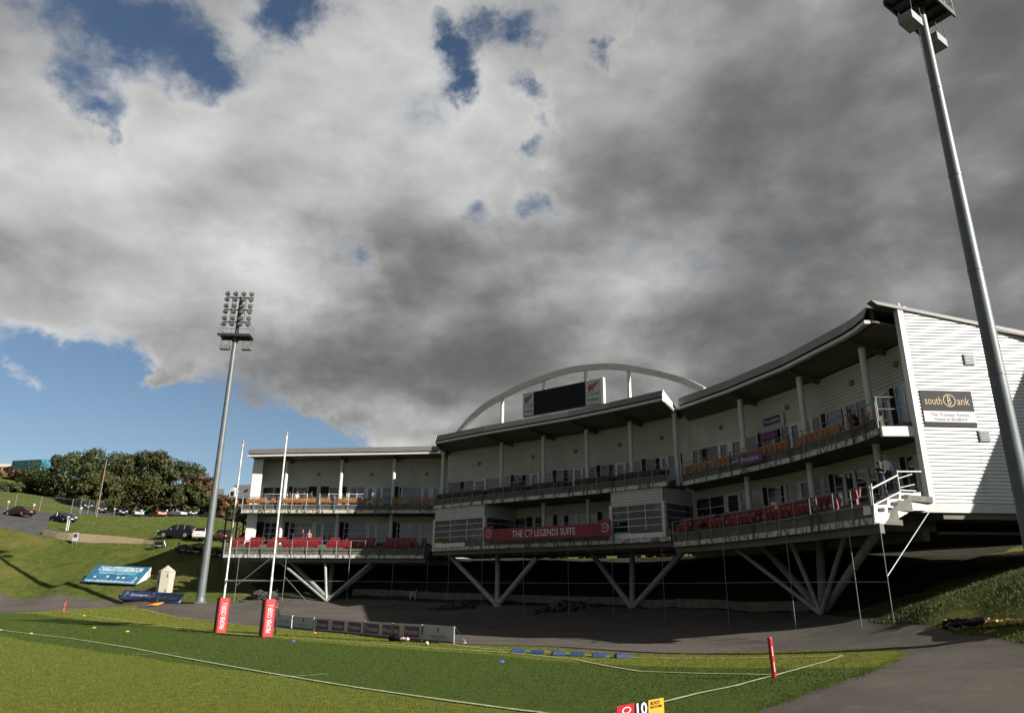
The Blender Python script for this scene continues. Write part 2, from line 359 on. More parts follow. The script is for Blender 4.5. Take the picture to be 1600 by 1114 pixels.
# ------------------------------------------------------------------ terrain
ctl = [(415, 996, 42.9), (343, 989, 46.8), (1211, 1057, 21.3), (1317, 1026, 27.8), (99, 956, 68.9), (210, 951, 73.8), (1418, 1020, 27.1), (700, 1012, 36.4), (970, 1027, 31.8), (420, 1053, 24.9), (830, 1114, 17.5), (1187, 1112, 16.8), (0, 985, 45),
       (705, 1003, 40), (437, 980, 53), (850, 1012, 35),
       (512, 940, 73.5), (668, 946, 70), (778, 950, 66.5), (880, 952, 63), (988, 955, 60), (1140, 960, 51), (1285, 963, 42), (1411, 976, 32.5), (1500, 988, 29), (1600, 1003, 25), (370, 938, 75), (320, 942, 71), (200, 940, 79), (50, 935, 84),
       (780, 881, 80), (860, 879, 78), (950, 879, 75), (1100, 873, 68), (1285, 864, 58), (1400, 860, 56), (1500, 856, 55), (1590, 852, 52), (640, 878, 84), (520, 876, 88), (430, 874, 90),
       (1500, 930, 32), (1600, 890, 31), (1450, 950, 31.5), (1600, 950, 27.5),
       (50, 870, 95), (50, 812, 110), (50, 800, 122), (20, 745, 180), (60, 775, 150), (200, 890, 90), (200, 838, 102), (200, 809, 140), (340, 809, 140), (275, 841, 101), (265, 857, 95), (340, 862, 95), (340, 842, 102), (320, 895, 84), (110, 907, 85), (120, 832, 103), (250, 912, 80), (370, 860, 104), (200, 806, 150), (300, 806, 150), (110, 806, 122), (300, 806, 172), (200, 805, 172), (380, 830, 120), (0, 806, 108), (0, 815, 104), (240, 815, 125), (120, 815, 118)]
CP = [tuple(at(*c)) for c in ctl]
CP += [(0, 0, .9), (-20, 2, .9), (12, 6, .9), (0, 9, .45), (-60, 20, .9), (25, 5, 3), (35, 20, 6), (45, 40, 6.2), (60, 60, 6.5), (45, 85, 6.2), (25, 98, 6.2), (0, 108, 6.6), (30, 125, 11), (0, 135, 12), (70, 95, 9), (90, 70, 10), (110, 60, 13), (-25, 112, 8.5), (0, 170, 17), (60, 150, 18), (110, 110, 18), (80, 20, 9), (40, -40, 3), (-40, -40, 2), (-100, 40, 5), (-100, 90, 14), (-150, 120, 22), (-150, 30, 12), (-75, 62, 3),
       (-76, 200, 24), (-30, 200, 16), (-40, 160, 14), (-173, 255, 40.5), (-110, 250, 33), (-60, 250, 24), (-230, 200, 38), (0, 220, 12), (60, 220, 8)]
CP = np.array(CP)
def _k(a, b): return np.sqrt(((a[:, None, :2]-b[None, :, :2])**2).sum(-1)+.5)
_A = _k(CP, CP)+np.eye(len(CP))*-.05
n_ = len(CP)
_B = np.zeros((n_+1, n_+1)); _B[:n_, :n_] = _A; _B[:n_, n_] = 1; _B[n_, :n_] = 1
_w = np.linalg.solve(_B, np.append(CP[:, 2], 0))
def Zs(P):
    P = np.asarray(P, float)[:, :2]; out = np.empty(len(P))
    for i in range(0, len(P), 4000):
        q = P[i:i+4000]; out[i:i+4000] = _k(q, CP) @ _w[:n_]+_w[n_]
    r = np.hypot(P[:, 0]+20, P[:, 1]-80); f = np.clip((r-190)/200, 0, 1); f = f*f*(3-2*f)
    out = out*(1-f)+f*8.
    return np.clip(out, -.1, 48)
def Z(x, y): return float(Zs([(x, y)])[0])
def onz(px, py, Y, dz=0.):
    p = at(px, py, Y); return Vector((p.x, p.y, Z(p.x, p.y)+dz))
def hit(px, py):
    """where the sight line meets the terrain"""
    d = ray(px, py); lo = None; t = 3.
    ts = np.linspace(8, 330, 1800)/d.y; P = np.array([[0, 0, H]])+np.outer(ts, np.array(d)); z = Zs(P)
    i = np.argmax(P[:, 2] < z); return Vector((P[i, 0], P[i, 1], z[i]))
# outlines in plan
pitch_edge = [hit(*p) for p in [(-260, 968), (-120, 962), (0, 957.5), (60, 955), (110, 951.5), (160, 948.5), (212, 946), (243, 954), (269, 962), (300, 968), (334, 973), (380, 977), (437, 983), (520, 989), (600, 995), (700, 1005), (770, 1009), (850, 1012), (905, 1017), (947, 1022), (1010, 1023), (1075, 1023), (1180, 1019), (1300, 1016), (1395, 1016), (1418, 1020), (1403, 1030), (1377, 1041), (1340, 1057), (1262, 1084), (1187, 1112)]]
pitch_poly = [(p.x, p.y) for p in pitch_edge]+[(2.5, 8.5), (-25, 8.5), (-60, 30)]
ko = [(-140, 60), (-96, 98)]+[tuple(at(*p)[:2]) for p in [(0, 932, 84), (130, 937, 80), (190, 938, 79), (290, 942, 73), (350, 935, 74), (430, 938, 75), (512, 940, 74.5), (668, 946, 71), (778, 950, 67.3), (880, 952, 64), (988, 955, 61), (1140, 960, 52), (1285, 963, 43), (1411, 977, 32), (1500, 988, 28.6), (1600, 1001, 25)]]
track_out = ko+[(24, 17), (30, 0), (20, -30), (-60, -30), (-140, 0)]
road_poly = [tuple(at(*p)[:2]) for p in [(-40, 812, 103), (60, 824, 101), (85, 829, 100.5), (140, 838, 100), (160, 842, 99.6), (75, 826, 105), (72, 813, 113), (115, 806, 124), (0, 800, 124), (-80, 800, 122)]]
park_poly = [tuple(at(*p)[:2]) for p in [(115, 805, 124.8), (200, 806, 146), (350, 806, 146), (400, 806, 150), (400, 806, 164), (190, 803, 164), (100, 803, 134)]]
def densify(poly, st):
    out = []
    for a, b in zip(poly, poly[1:]+poly[:1]):
        L = math.hypot(b[0]-a[0], b[1]-a[1]); k = max(1, int(L/st))
        for i in range(k): out.append((a[0]+(b[0]-a[0])*i/k, a[1]+(b[1]-a[1])*i/k))
    return out
def inside(P, poly):
    P = np.asarray(P); x, y = P[:, 0], P[:, 1]; r = np.zeros(len(P), bool); n = len(poly)
    for i in range(n):
        x0, y0 = poly[i]; x1, y1 = poly[(i+1) % n]
        c = ((y0 > y) != (y1 > y)); 
        with np.errstate(divide='ignore', invalid='ignore'):
            r ^= c & (x < (x1-x0)*(y-y0)/(y1-y0+1e-12)+x0)
    return r
def make_ground():
    polys = [densify(pitch_poly, .7), densify(track_out, 1.5), densify(road_poly, 1.), densify(park_poly, 2.)]
    pts = []; edges = []
    for pl in polys:
        o = len(pts); n = len(pl); pts += pl; edges += [(o+i, o+(i+1) % n) for i in range(n)]
    allp = np.array(pts)
    def grid(x0, x1, y0, y1, st):
        X, Y = np.meshgrid(np.arange(x0, x1, st), np.arange(y0, y1, st)); g = np.stack([X.ravel(), Y.ravel()], 1)
        return g+(RNG.rand(*g.shape)-.5)*st*.35
    g1 = grid(-75, 42, 6, 100, 1.25)
    g2 = grid(-150, 100, -40, 215, 3.); k = ~((g2[:, 0] > -76) & (g2[:, 0] < 43) & (g2[:, 1] > 5) & (g2[:, 1] < 101)); g2 = g2[k]
    g3 = grid(-400, 400, -300, 500, 16.); k = ~((g3[:, 0] > -153) & (g3[:, 0] < 103) & (g3[:, 1] > -43) & (g3[:, 1] < 218)); g3 = g3[k]
    g4 = []
    for r in (700, 1300, 2500, 4500):
        for i in range(32): g4.append((r*math.cos(i*math.pi/16), 100+r*math.sin(i*math.pi/16)))
    G = np.concatenate([g1, g2, g3, np.array(g4)])
    # keep grid points off the outlines
    keep = np.ones(len(G), bool)
    for i in range(0, len(G), 2000):
        d = np.sqrt(((G[i:i+2000, None]-allp[None])**2).sum(-1)).min(1); keep[i:i+2000] = d > .35
    G = G[keep]; P2 = [Vector(p) for p in pts]+[Vector(g) for g in G]
    r = geometry.delaunay_2d_cdt(P2, edges, [], 0, 1e-4)
    V, Fc = r[0], r[2]
    xy = np.array([(v.x, v.y) for v in V]); z = Zs(xy)
    amp = .07+.0*z; far = ~inside(xy, track_out)
    z = z+np.where(far, (RNG.rand(len(z))-.5)*.16, 0)
    cen = np.array([xy[list(f)].mean(0) for f in Fc])
    inp = inside(cen, pitch_poly); intr = inside(cen, track_out) & ~inp
    inr = inside(cen, road_poly) | inside(cen, park_poly); 
    soil = inside(cen, [tuple(at(*p)[:2]) for p in [(395, 935, 76.5), (430, 938, 75), (512, 940, 74.5), (668, 946, 71), (778, 950, 67.3), (880, 952, 64), (988, 955, 61), (1140, 960, 52), (1285, 963, 43), (1411, 977, 32), (1440, 950, 34), (1500, 900, 44), (1700, 840, 58), (1500, 850, 70), (1200, 850, 78), (900, 860, 92), (600, 860, 100), (400, 880, 95)]])
    for nm, sel, m in (('pitch', inp, m_pitch), ('track', intr, m_track), ('road', inr & ~inp & ~intr, m_road), ('bare_ground', soil & ~inp & ~intr & ~inr, m_soil), ('grass_bank', ~(inp | intr | inr | soil), m_bank)):
        idx = np.nonzero(sel)[0]; used = {}; vs = []; fs = []
        for i in idx:
            f = []
            for v in Fc[i]:
                if v not in used: used[v] = len(vs); vs.append((xy[v, 0], xy[v, 1], z[v]))
                f.append(used[v])
            fs.append(tuple(f))
        me = bpy.data.meshes.new(nm); me.from_pydata(vs, [], fs); me.materials.append(m)
        me.polygons.foreach_set('use_smooth', [True]*len(fs))
        o = bpy.data.objects.new(nm, me); C.objects.link(o); o['kind'] = 'structure'
make_ground()
def strip(name, px, w, m, lift=.035, hand=True):
    """painted line following the ground through surveyed points"""
    pts = [hit(*p) if len(p) == 2 else Vector(p) for p in px]; d = []
    for a, b in zip(pts, pts[1:]):
        k = max(1, int((b-a).length/.5)); d += [a.lerp(b, i/k) for i in range(k)]
    d.append(pts[-1]); mb = MB(); L = []; 
    for i, p in enumerate(d):
        t = d[min(i+1, len(d)-1)]-d[max(i-1, 0)]; t.z = 0; t.normalize(); n = Vector((-t.y, t.x, 0))*w/2*(1+.25*(RNG.rand()-.5))
        a = p-n; b = p+n; L.append((Vector((a.x, a.y, Z(a.x, a.y)+lift)), Vector((b.x, b.y, Z(b.x, b.y)+lift))))
    for (a, b), (c, e) in zip(L, L[1:]): mb.quad(a, c, e, b)
    return mb.build(name, m, kind='structure')
strip('try_line', [(99, 956), (150, 964), (215, 973), (280, 981), (343, 988.5), (415, 994), (500, 1000), (620, 1009), (700, 1015), (800, 1021), (900, 1031), (1000, 1050), (1060, 1052), (1130, 1054), (1208, 1056)], .11, m_line)
strip('ten_metre_line', [(-150, 962), (0, 985), (110, 998), (205, 1013), (300, 1031), (420, 1053), (560, 1076), (700, 1096), (840, 1115), (900, 1124)], .12, m_line)
strip('dead_ball_line', [(122, 954), (208, 950.5), (240, 957.5), (280, 965), (335, 971), (430, 984), (520, 990), (600, 996), (700, 1007), (770, 1015), (830, 1018), (900, 1023.5), (960, 1027), (1060, 1029), (1180, 1028.5), (1317, 1025.5)], .09, m_line)
strip('touch_line', [(1317, 1025.5), (1270, 1040), (1213, 1057), (1150, 1073), (1090, 1086), (1030, 1100), (960, 1118)], .12, m_line)
strip('touch_line', [(99, 956), (60, 957.5), (0, 961), (-120, 966)], .1, m_line)
strip('scrum_mark', [(205, 1023), (245, 1023), (282, 1022)], .07, m_line)
strip('scrum_mark', [(417, 1060), (470, 1057.5), (510, 1054.5)], .07, m_line)

# ------------------------------------------------------------------ grandstand
KS = 1.12                       # survey scale of the stand
CC = Vector((0, 0, H))
def K(p): p = Vector(p); return CC+(p-CC)*KS
class SB(MB):
    """mesh builder in stand units"""
    def build(s, name, m, parent=None, **kw):
        s.v = [K(v) for v in s.v]; return MB.build(s, name, m, parent, **kw)
def normals(P):
    n = []
    for i in range(len(P)):
        a = Vector(P[max(0, i-1)][:2]); b = Vector(P[min(len(P)-1, i+1)][:2]); d = (b-a).normalized(); n.append(Vector((d.y, -d.x)))
    if P is PB: n[0] = Vector((-.21, -.93)); n[-1] = Vector((-.50, -.86))
    if P is PA: n[-1] = Vector((-.38, -1.0))
    if P is PC: n[0] = Vector((-.54, -1.07))
    return n
LOWC = [False]
def offs(P, d, n=None):
    """plan polyline shifted d towards the pitch"""
    if not isinstance(d, (list, tuple)): d = [d]*len(P)
    n = normals(P)
    if LOWC[0] and P is PC: n[-1] = Vector((-.837, -.404))
    return [Vector((p[0]+k.x*q, p[1]+k.y*q)) for p, k, q in zip(P, n, d)]
def colx(px, py, Y): p = at(px, py, Y); return p.x, p.y
# plan of the glazed wall, bay by bay, left to right
PA = [(-25.1, 71.7), (-22.5, 71.55), (-16.95, 71.25), (-11.6, 70.95), (-5.4, 70.6)]
PB = [(-5.95, 67.9), (-.98, 64.15), (2.85, 61.0), (6.25, 58.3), (9.3, 55.6), (12.5, 51.9)]
PC = [(12.85, 51.1), (15.15, 46.5), (17.0, 42.0), (18.35, 36.8), (18.85, 33.6), (18.85, 31.35)]
def on_edge(P, off, px, py=840):
    Q = offs(P, off); best = None
    for i, (a, b) in enumerate(zip(Q, Q[1:])):
        a, b = Vector(a), Vector(b); e = b-a; d = ray(px, py); nn = Vector((e.y, -e.x)); t = (a.x*nn.x+a.y*nn.y)/(d.x*nn.x+d.y*nn.y); p = Vector((d.x*t, d.y*t)); u = (p-a).dot(e)/e.length_squared
        if best is None or abs(u-.5) < best[0]: best = (abs(u-.5), p)
    return best[1]
# move the bay lines so that the columns in front of them stand where they were measured
for P_, o_, cols_ in ((PA, 1.6, {1: (448, 735), 2: (535, 720), 3: (616.5, 725)}), (PB, 1.6, {1: (783, 735), 2: (849.5, 725), 3: (917, 715), 4: (984.5, 700)}), (PC, 1.35, {1: (1159, 660), 2: (1252, 625), 3: (1349, 570)})):
    n0_ = normals(P_); new_ = {}
    for i_, (x_, y_) in cols_.items():
        c_ = on_edge(P_, o_, x_, y_); k_ = min(range(len(P_)-1), key=lambda k: ((Vector(P_[k])+Vector(P_[k+1]))/2-c_).length); nn_ = normals([P_[k_], P_[k_+1]])[0]; v_ = c_-nn_*o_; new_[i_] = (v_.x, v_.y)
    for i_, v_ in new_.items(): P_[i_] = v_
PC[4] = (18.9, (PC[3][1]+31.35)/2)
nA, nB, nC = normals(PA), normals(PB), normals(PC)
st = thing('grandstand', 'long curved three part white grandstand raised on V shaped steel struts behind the pitch', 'grandstand', tuple(K((-5, 66, 0))))
def lerp(a, b, t): return a+(b-a)*t
def zl(zr, t): return lerp(zr[0], zr[1], t) if isinstance(zr, (list, tuple)) else zr
def ribbed(mb, P, z0, z1, pitch=.19, dep=.05, n=None):
    """horizontally ribbed sheet along plan polyline P, ribs proud towards the pitch"""
    nn = n or normals(P); zmin = z0; zr = z1; rows = int((min(zl(zr, 0), zl(zr, 1))-zmin)/pitch)+1
    prof = []
    for k in range(rows):
        z = zmin+k*pitch; prof += [(z, 0), (z+.012, dep), (z+pitch*.72, dep*.75), (z+pitch*.84, 0)]
    prof = [(z, d) for z, d in prof if z < min(zl(zr, 0), zl(zr, 1))-.02]; L = len(P)
    T = [sum((Vector(P[j+1][:2])-Vector(P[j][:2])).length for j in range(i)) for i in range(L)]; T = [t/T[-1] for t in T]
    vs = []
    for z, d in prof: vs += [Vector((p[0]+k.x*d, p[1]+k.y*d, z)) for p, k in zip(P, nn)]
    vs += [Vector((p[0], p[1], zl(zr, t))) for p, t in zip(P, T)]
    fs = [(r*L+i, r*L+i+1, (r+1)*L+i+1, (r+1)*L+i) for r in range(len(prof)) for i in range(L-1)]
    mb.add(vs, fs); return mb
def prism_strip(mb, P, o0, o1, z0, z1, sg=None):
    """solid between offsets o0 and o1 (towards the pitch) and heights z0..z1 along polyline P"""
    a = offs(P, o0); b = offs(P, o1); L = len(P)
    T = [i/(L-1) for i in range(L)]
    for i in (sg if sg is not None else range(L-1)):
        t0, t1 = T[i], T[i+1]; p = []
        for z in (z0, z1):
            p += [Vector((b[i].x, b[i].y, zl(z, t0))), Vector((b[i+1].x, b[i+1].y, zl(z, t1))), Vector((a[i+1].x, a[i+1].y, zl(z, t1))), Vector((a[i].x, a[i].y, zl(z, t0)))]
        mb.hexa(p)
    return mb
def sub(P, i, t=None): return Vector(P[i])
SECT = {'A': dict(P=PA, n=nA, uo=2.95, lo=5.6, lb=5.2, wt=(14.66, 15.0), ez=(14.60, 14.86), eo=3.15, fh=.76),
        'B': dict(P=PB, n=nB, uo=4.0, lo=4.0, lb=5.76, wt=(15.05, 15.0), ez=(15.12, 15.22), eo=4.1, fh=.78),
        'C': dict(P=PC, n=nC, uo=2.45, lo=5.2, lb=5.2, wt=(14.35, 14.1), ez=(14.60, 14.55), eo=2.4, fh=.86)}
def edge_line(sec, o):
    """offset polyline, with the end bay of the right wing squared off along the gable"""
    P = offs(sec['P'], o); return P
def window(parent, a, b, z0, z1, cols, rows, n, name='window'):
    """framed glazing between plan points a and b; frame is the part, panes its sub-part"""
    d = (b-a).normalized(); f = SB(); g = SB(); fwid = .07
    A3 = lambda p, z, o: Vector((p.x+n.x*o, p.y+n.y*o, z))
    def bar(p, q, za, zb, o0=.0, o1=.07):
        f.hexa([A3(p, za, o1), A3(q, za, o1), A3(q, za, o0), A3(p, za, o0), A3(p, zb, o1), A3(q, zb, o1), A3(q, zb, o0), A3(p, zb, o0)])
    L = (b-a).length
    bar(a, b, z0, z0+fwid); bar(a, b, z1-fwid, z1)
    for k in range(cols+1):
        w = fwid if k in (0, cols) else .05
        c = a+d*(L*k/cols); 
        if k == 0: c = a+d*w/2
        if k == cols: c = b-d*w/2
        bar(c-d*w/2, c+d*w/2, z0+fwid, z1-fwid, 0, .066)
    for r in range(1, rows):
        z = z0+(z1-z0)*r/rows; bar(a+d*fwid, b-d*fwid, z-.022, z+.022, 0, .06)
    o = f.build(name, whitem, parent)
    g.quad(A3(a, z0, .02), A3(b, z0, .02), A3(b, z1, .02), A3(a, z1, .02))
    g.build('pane', glass, o, fix=False)
    return o
def door(parent, a, b, z0, z1, n):
    d = (b-a).normalized(); f = SB(); A3 = lambda p, z, o: Vector((p.x+n.x*o, p.y+n.y*o, z)); w = .17
    def bar(p, q, za, zb, o0=0., o1=.075):
        f.hexa([A3(p, za, o1), A3(q, za, o1), A3(q, za, o0), A3(p, za, o0), A3(p, zb, o1), A3(q, zb, o1), A3(q, zb, o0), A3(p, zb, o0)])
    bar(a, a+d*w, z0, z1); bar(b-d*w, b, z0, z1); bar(a+d*w, b-d*w, z1-.16, z1); bar(a+d*w, b-d*w, z0, z0+.25); bar(a+d*w, b-d*w, z0+.95, z0+1.05)
    o = f.build('door', whitem, parent)
    g = SB(); g.quad(A3(a, z0, .02), A3(b, z0, .02), A3(b, z1, .02), A3(a, z1, .02)); g.build('pane', glass, o, fix=False)
    h = SB(); q = a+d*(w*.5); h.tube(A3(q, z0+1., .1), A3(q, z0+1.25, .1), .02, n=6); h.build('handle', chrome, o)
    return o
def glazing(P, i, z0, z1, lay, rows, n):
    a = Vector(P[i]); b = Vector(P[i+1]); L = (b-a).length; d = (b-a)/L; tot = sum(w for k, w, *r in lay); t = .22
    s = (L-.44)/tot
    for it in lay:
        k, w = it[0], it[1]*s; p = a+d*t; q = a+d*(t+w); t += w
        if k == 'w': window(st, p, q, z0, z1, it[2], rows, n)
        elif k == 'd': door(st, p, q, z0-.3, z1, n)
        elif k == 'p': SB().hexa([Vector((v.x+n.x*o, v.y+n.y*o, z)) for z in (z0-.4, z1) for v, o in ((p, .09), (q, .09), (q, 0), (p, 0))]).build('pilaster', clad, st)
        elif k == 'o':      # open door: one near-black sheet painted as the room's shade
            SB().quad(*[Vector((v.x+n.x*.01, v.y+n.y*.01, z)) for v, z in ((p, z0-.4), (q, z0-.4), (q, z1), (p, z1))]).build('doorway_dark', interior, st, fix=False)
def railing(parent, pts, z0, h=1.45, step=1.25, mid=(.5,), r=.028, thick_ends=True, zs=None):
    mb = SB(); 
    for a, b in zip(pts, pts[1:]):
        a = Vector(a); b = Vector(b); L = (b-a).length; k = max(1, round(L/step))
        za, zb = (z0, z0) if zs is None else zs
        for i in range(k+1):
            p = a.lerp(b, i/k); z = lerp(za, zb, i/k); rr = r*(1.7 if i in (0, k) and thick_ends else 1.)
            mb.tube((p.x, p.y, z), (p.x, p.y, z+h), rr, rr, 6)
        for m in (1.,)+tuple(mid): mb.tube((a.x, a.y, za+h*m), (b.x, b.y, zb+h*m), r*.9, r*.9, 6)
    return mb.build('railing', galv, parent)
def build_stand():
    # walls, floors and roofs, section by section
    lays_u = {'A': [[('w', 1, 1)], [('w', 1.5, 1), ('o', .85), ('p', .35), ('o', .8), ('w', 1.3, 1)], [('w', .25, 1), ('w', 1.8, 2), ('p', .15), ('d', .8), ('p', .12), ('d', .8), ('w', 1.3, 1)], [('w', .3, 1), ('w', 1.9, 1), ('d', .8), ('p', .12), ('d', .8), ('w', 1.2, 1)]],
              'B': [[('w', 2.2, 1), ('d', .95), ('w', 2., 1)], [('w', 1.9, 1), ('d', 1.), ('w', 1.5, 1)], [('w', 1.8, 1), ('d', .95), ('w', 1.4, 1)], [('w', 1.6, 1), ('d', .95), ('w', 1.6, 1)], [('w', 2., 1), ('d', .95), ('w', 1.7, 1)]],
              'C': [[('w', .5, 1), ('w', 1.5, 1), ('d', .75), ('p', .1), ('d', .75), ('w', 1., 1)], [('w', .9, 1), ('w', 1.3, 2), ('d', .75), ('p', .1), ('d', .75), ('w', .6, 1)], [('w', 1.6, 1), ('p', .12), ('w', 1.8, 2), ('d', .8), ('p', .1), ('d', .7)], [('w', 1.2, 1), ('p', .2), ('d', .9)], [('w', .5, 1), ('d', .8), ('p', .15), ('w', .4, 1)]]}
    lays_l = {'A': [[('o', .6), ('w', 1.3, 1)], [('w', 2.5, 2), ('p', .2), ('d', .9), ('w', 1.7, 1)], [('w', 2.4, 2), ('p', .15), ('d', .85), ('w', 1.6, 1)], [('w', 1.7, 1), ('d', .9), ('w', 1.4, 1)]],
              'B': [[('w', 1.6, 1)], [('w', 1.3, 1), ('o', .7), ('p', .2), ('w', 1.9, 1)], [('w', 1.9, 1), ('d', .9), ('w', 1.2, 1)], [('w', 2.4, 1), ('d', .8), ('w', 1.1, 1)], [('w', 1., 1)]],
              'C': [[('w', 1.9, 2), ('p', .1), ('d', .85), ('w', 1.3, 1)], [('w', 1.4, 1), ('p', .12), ('w', .9, 1), ('p', .12), ('d', .8), ('w', 1.3, 1)], [('w', .7, 1), ('d', .8), ('w', .8, 1), ('p', .12), ('w', 2., 2)], [('w', 1.5, 1), ('d', .8)], [('w', .6, 1), ('d', .8)]]}
    for key, S in SECT.items():
        P, n = S['P'], S['n']; hl = 8.5 if key == 'B' else 8.77
        zu = 10.02
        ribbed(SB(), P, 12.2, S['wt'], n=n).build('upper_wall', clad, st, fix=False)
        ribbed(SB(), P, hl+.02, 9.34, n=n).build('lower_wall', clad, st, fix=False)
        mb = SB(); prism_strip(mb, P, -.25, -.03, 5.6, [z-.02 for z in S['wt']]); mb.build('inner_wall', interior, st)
        for i in range(len(P)-1):
            nn = normals([P[i], P[i+1]])[0]
            glazing(P, i, zu, 12.18, lays_u[key][i], 2 if key != 'A' else 3, nn)
            if not (key == 'B' and i in (0, 4)): glazing(P, i, 6.55, hl, lays_l[key][i], 3 if key == 'B' else (4 if key == 'A' else 3), nn)
            c = (Vector(P[i])+Vector(P[i+1]))/2
            if i or key != 'A':
                zc = lerp(12.2, S['wt'][0], .48); M3 = Vector((nn.x, nn.y, 0)).to_track_quat('Z', 'Y').to_matrix()
                SB().lathe((c.x, c.y, zc), [(.16, 0), (.17, .12), (.10, .2)], 12, M3).build('wall_light', galv, st, smooth=True)
        # upper balcony
        fe = S['uo']; mb = SB(); prism_strip(mb, P, -.05, fe-.03, 9.37, 9.58); prism_strip(mb, P, -.05, 1.5, 9.58, 9.86); mb.build('balcony_floor', conc, st)
        mb = SB(); prism_strip(mb, P, fe-.03, fe+.03, 9.34, 9.62); mb.build('balcony_edge', slabw, st)
        mb = SB(); prism_strip(mb, P, fe-.22, fe-.08, 9.58, 10.14); mb.build('balcony_parapet', conc, st)
        # lower terrace
        LOWC[0] = True
        lo, lb = S['lo'], S['lb']; mb = SB(); LS = len(P)-2; sg = range(LS) if key == 'C' else None; prism_strip(mb, P, -.05, lo-.03, lb+.02, lb+.24, sg)
        if key == 'C': prism_strip(mb, P, 3.4, lo-.03, lb+.02, lb+.24, [LS])
        if key == 'A': prism_strip(mb, P, -.05, 4.9, lb+.24, lb+.62); prism_strip(mb, P, -.05, 4.0, lb+.62, lb+1.05); prism_strip(mb, P, -.05, 3.0, lb+1.05, lb+1.3)
        elif key == 'C': prism_strip(mb, P, -.05, 4.9, lb+.24, lb+.62, sg); prism_strip(mb, P, -.05, 4.0, lb+.62, lb+1.05, sg); prism_strip(mb, P, -.05, 3.0, lb+1.05, lb+1.3, sg); prism_strip(mb, P, 1.1, 3.0, lb+1.05, lb+1.3, [LS]); prism_strip(mb, P, 3.6, 4.9, lb+.24, lb+.62, [LS]); prism_strip(mb, P, 2.6, 4.0, lb+.62, lb+1.05, [LS])
        else: prism_strip(mb, P, -.05, lo-.4, lb+.24, lb+.5)
        mb.build('terrace_floor', conc, st)
        mb = SB(); prism_strip(mb, P, lo-.03, lo+.03, lb, lb+.27); mb.build('terrace_edge', slabw, st)
        mb = SB(); prism_strip(mb, P, lo-.2, lo-.06, lb+.24, lb+.80); mb.build('terrace_parapet', conc, st)
        # beams under the deck
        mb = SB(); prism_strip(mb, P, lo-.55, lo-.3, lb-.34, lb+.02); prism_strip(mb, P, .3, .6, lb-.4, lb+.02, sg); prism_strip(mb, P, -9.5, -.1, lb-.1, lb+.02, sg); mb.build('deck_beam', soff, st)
        LOWC[0] = False
        # roof: gutter, strip painted dark as recess shade, front panel, sheet falling back
        eo, ez, fh = S['eo'], S['ez'], S['fh']; ea = lambda q: [e+q for e in ([eo]*len(P) if key != 'C' else [2.4]*len(P))]
        mb = SB(); prism_strip(mb, P, ea(-.28), ea(0), [z for z in ez], [z+.17 for z in ez]); mb.build('gutter', whitep, st)
        mb = SB(); prism_strip(mb, P, ea(-.5), ea(-.32), [z+.03 for z in ez], [z+fh-.1 for z in ez]); mb.build('eave_shade_strip', dark, st)
        mb = SB(); a = offs(P, ea(-.22)); b = offs(P, ea(.04)); Lp = len(P)
        for i in range(Lp-1):
            t0, t1 = i/(Lp-1), (i+1)/(Lp-1); q = []
            for pl, dz in ((b, .26), (b, .29)): pass
            A0, A1, B0, B1 = a[i], a[i+1], b[i], b[i+1]; z0, z1 = zl(ez, t0), zl(ez, t1); e = .05
            tan = (Vector(B1)-Vector(B0)).normalized(); nn = Vector((tan.y, -tan.x))
            F0 = [Vector((B0.x, B0.y, z0+.27)), Vector((B1.x, B1.y, z1+.27)), Vector((A1.x, A1.y, z1+fh)), Vector((A0.x, A0.y, z0+fh))]
            mb.hexa(F0[:0]+[F0[0], F0[1], F0[1]-Vector((nn.x, nn.y, 0))*e, F0[0]-Vector((nn.x, nn.y, 0))*e, F0[3]+Vector((nn.x, nn.y, 0))*0, F0[2], F0[2]-Vector((nn.x, nn.y, 0))*e, F0[3]-Vector((nn.x, nn.y, 0))*e])
        fo = mb.build('fascia', roofm, st)
        mb = SB(); prism_strip(mb, P, 0., ea(-.45), [z+.02 for z in S['wt']], [z+.10 for z in S['wt']])
        # lift outer edge of the soffit to the eave
        o2 = offs(P, ea(-.45)); 
        for i, v in enumerate(mb.v):
            for j, q in enumerate(o2):
                if (Vector((v.x, v.y))-q).length < .01: v.z += zl(ez, j/(Lp-1))+.05-zl(S['wt'], j/(Lp-1))
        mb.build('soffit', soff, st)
        mb = SB(); a = offs(P, ea(-.22)); b = offs(P, -9.6)
        for i in range(Lp-1):
            t0, t1 = i/(Lp-1), (i+1)/(Lp-1); z0, z1 = zl(ez, t0)+fh, zl(ez, t1)+fh; dr = 2.4
            mb.hexa([Vector((a[i].x, a[i].y, z0-.08)), Vector((a[i+1].x, a[i+1].y, z1-.08)), Vector((b[i+1].x, b[i+1].y, z1-dr-.08)), Vector((b[i].x, b[i].y, z0-dr-.08)),
                     Vector((a[i].x, a[i].y, z0)), Vector((a[i+1].x, a[i+1].y, z1)), Vector((b[i+1].x, b[i+1].y, z1-dr)), Vector((b[i].x, b[i].y, z0-dr))])
        mb.build('roof', roofm, st)
        mb = SB(); prism_strip(mb, P, -9.5, -9.3, lb+.02, [z+fh-2.7 for z in ez]); mb.build('rear_wall', cladg, st)
    # joints between the sections
    for (P, i, o, z0, z1, mm, nm) in ((PB, 0, (0, -3.0), 5.9, 15.6, clad, 'return_wall'), ):
        a = Vector(P[i]); n = (nB[i]); p = a+n*o[0]; q = a+n*o[1]
        SB().seg(p, q, .12, z0, z1).build(nm, mm, st)
    SB().seg(Vector(PB[-1])-Vector((.05, 0)), Vector(PC[0])+Vector((.12, -.05)), .12, 5.9, 15.05).build('return_wall', clad, st)
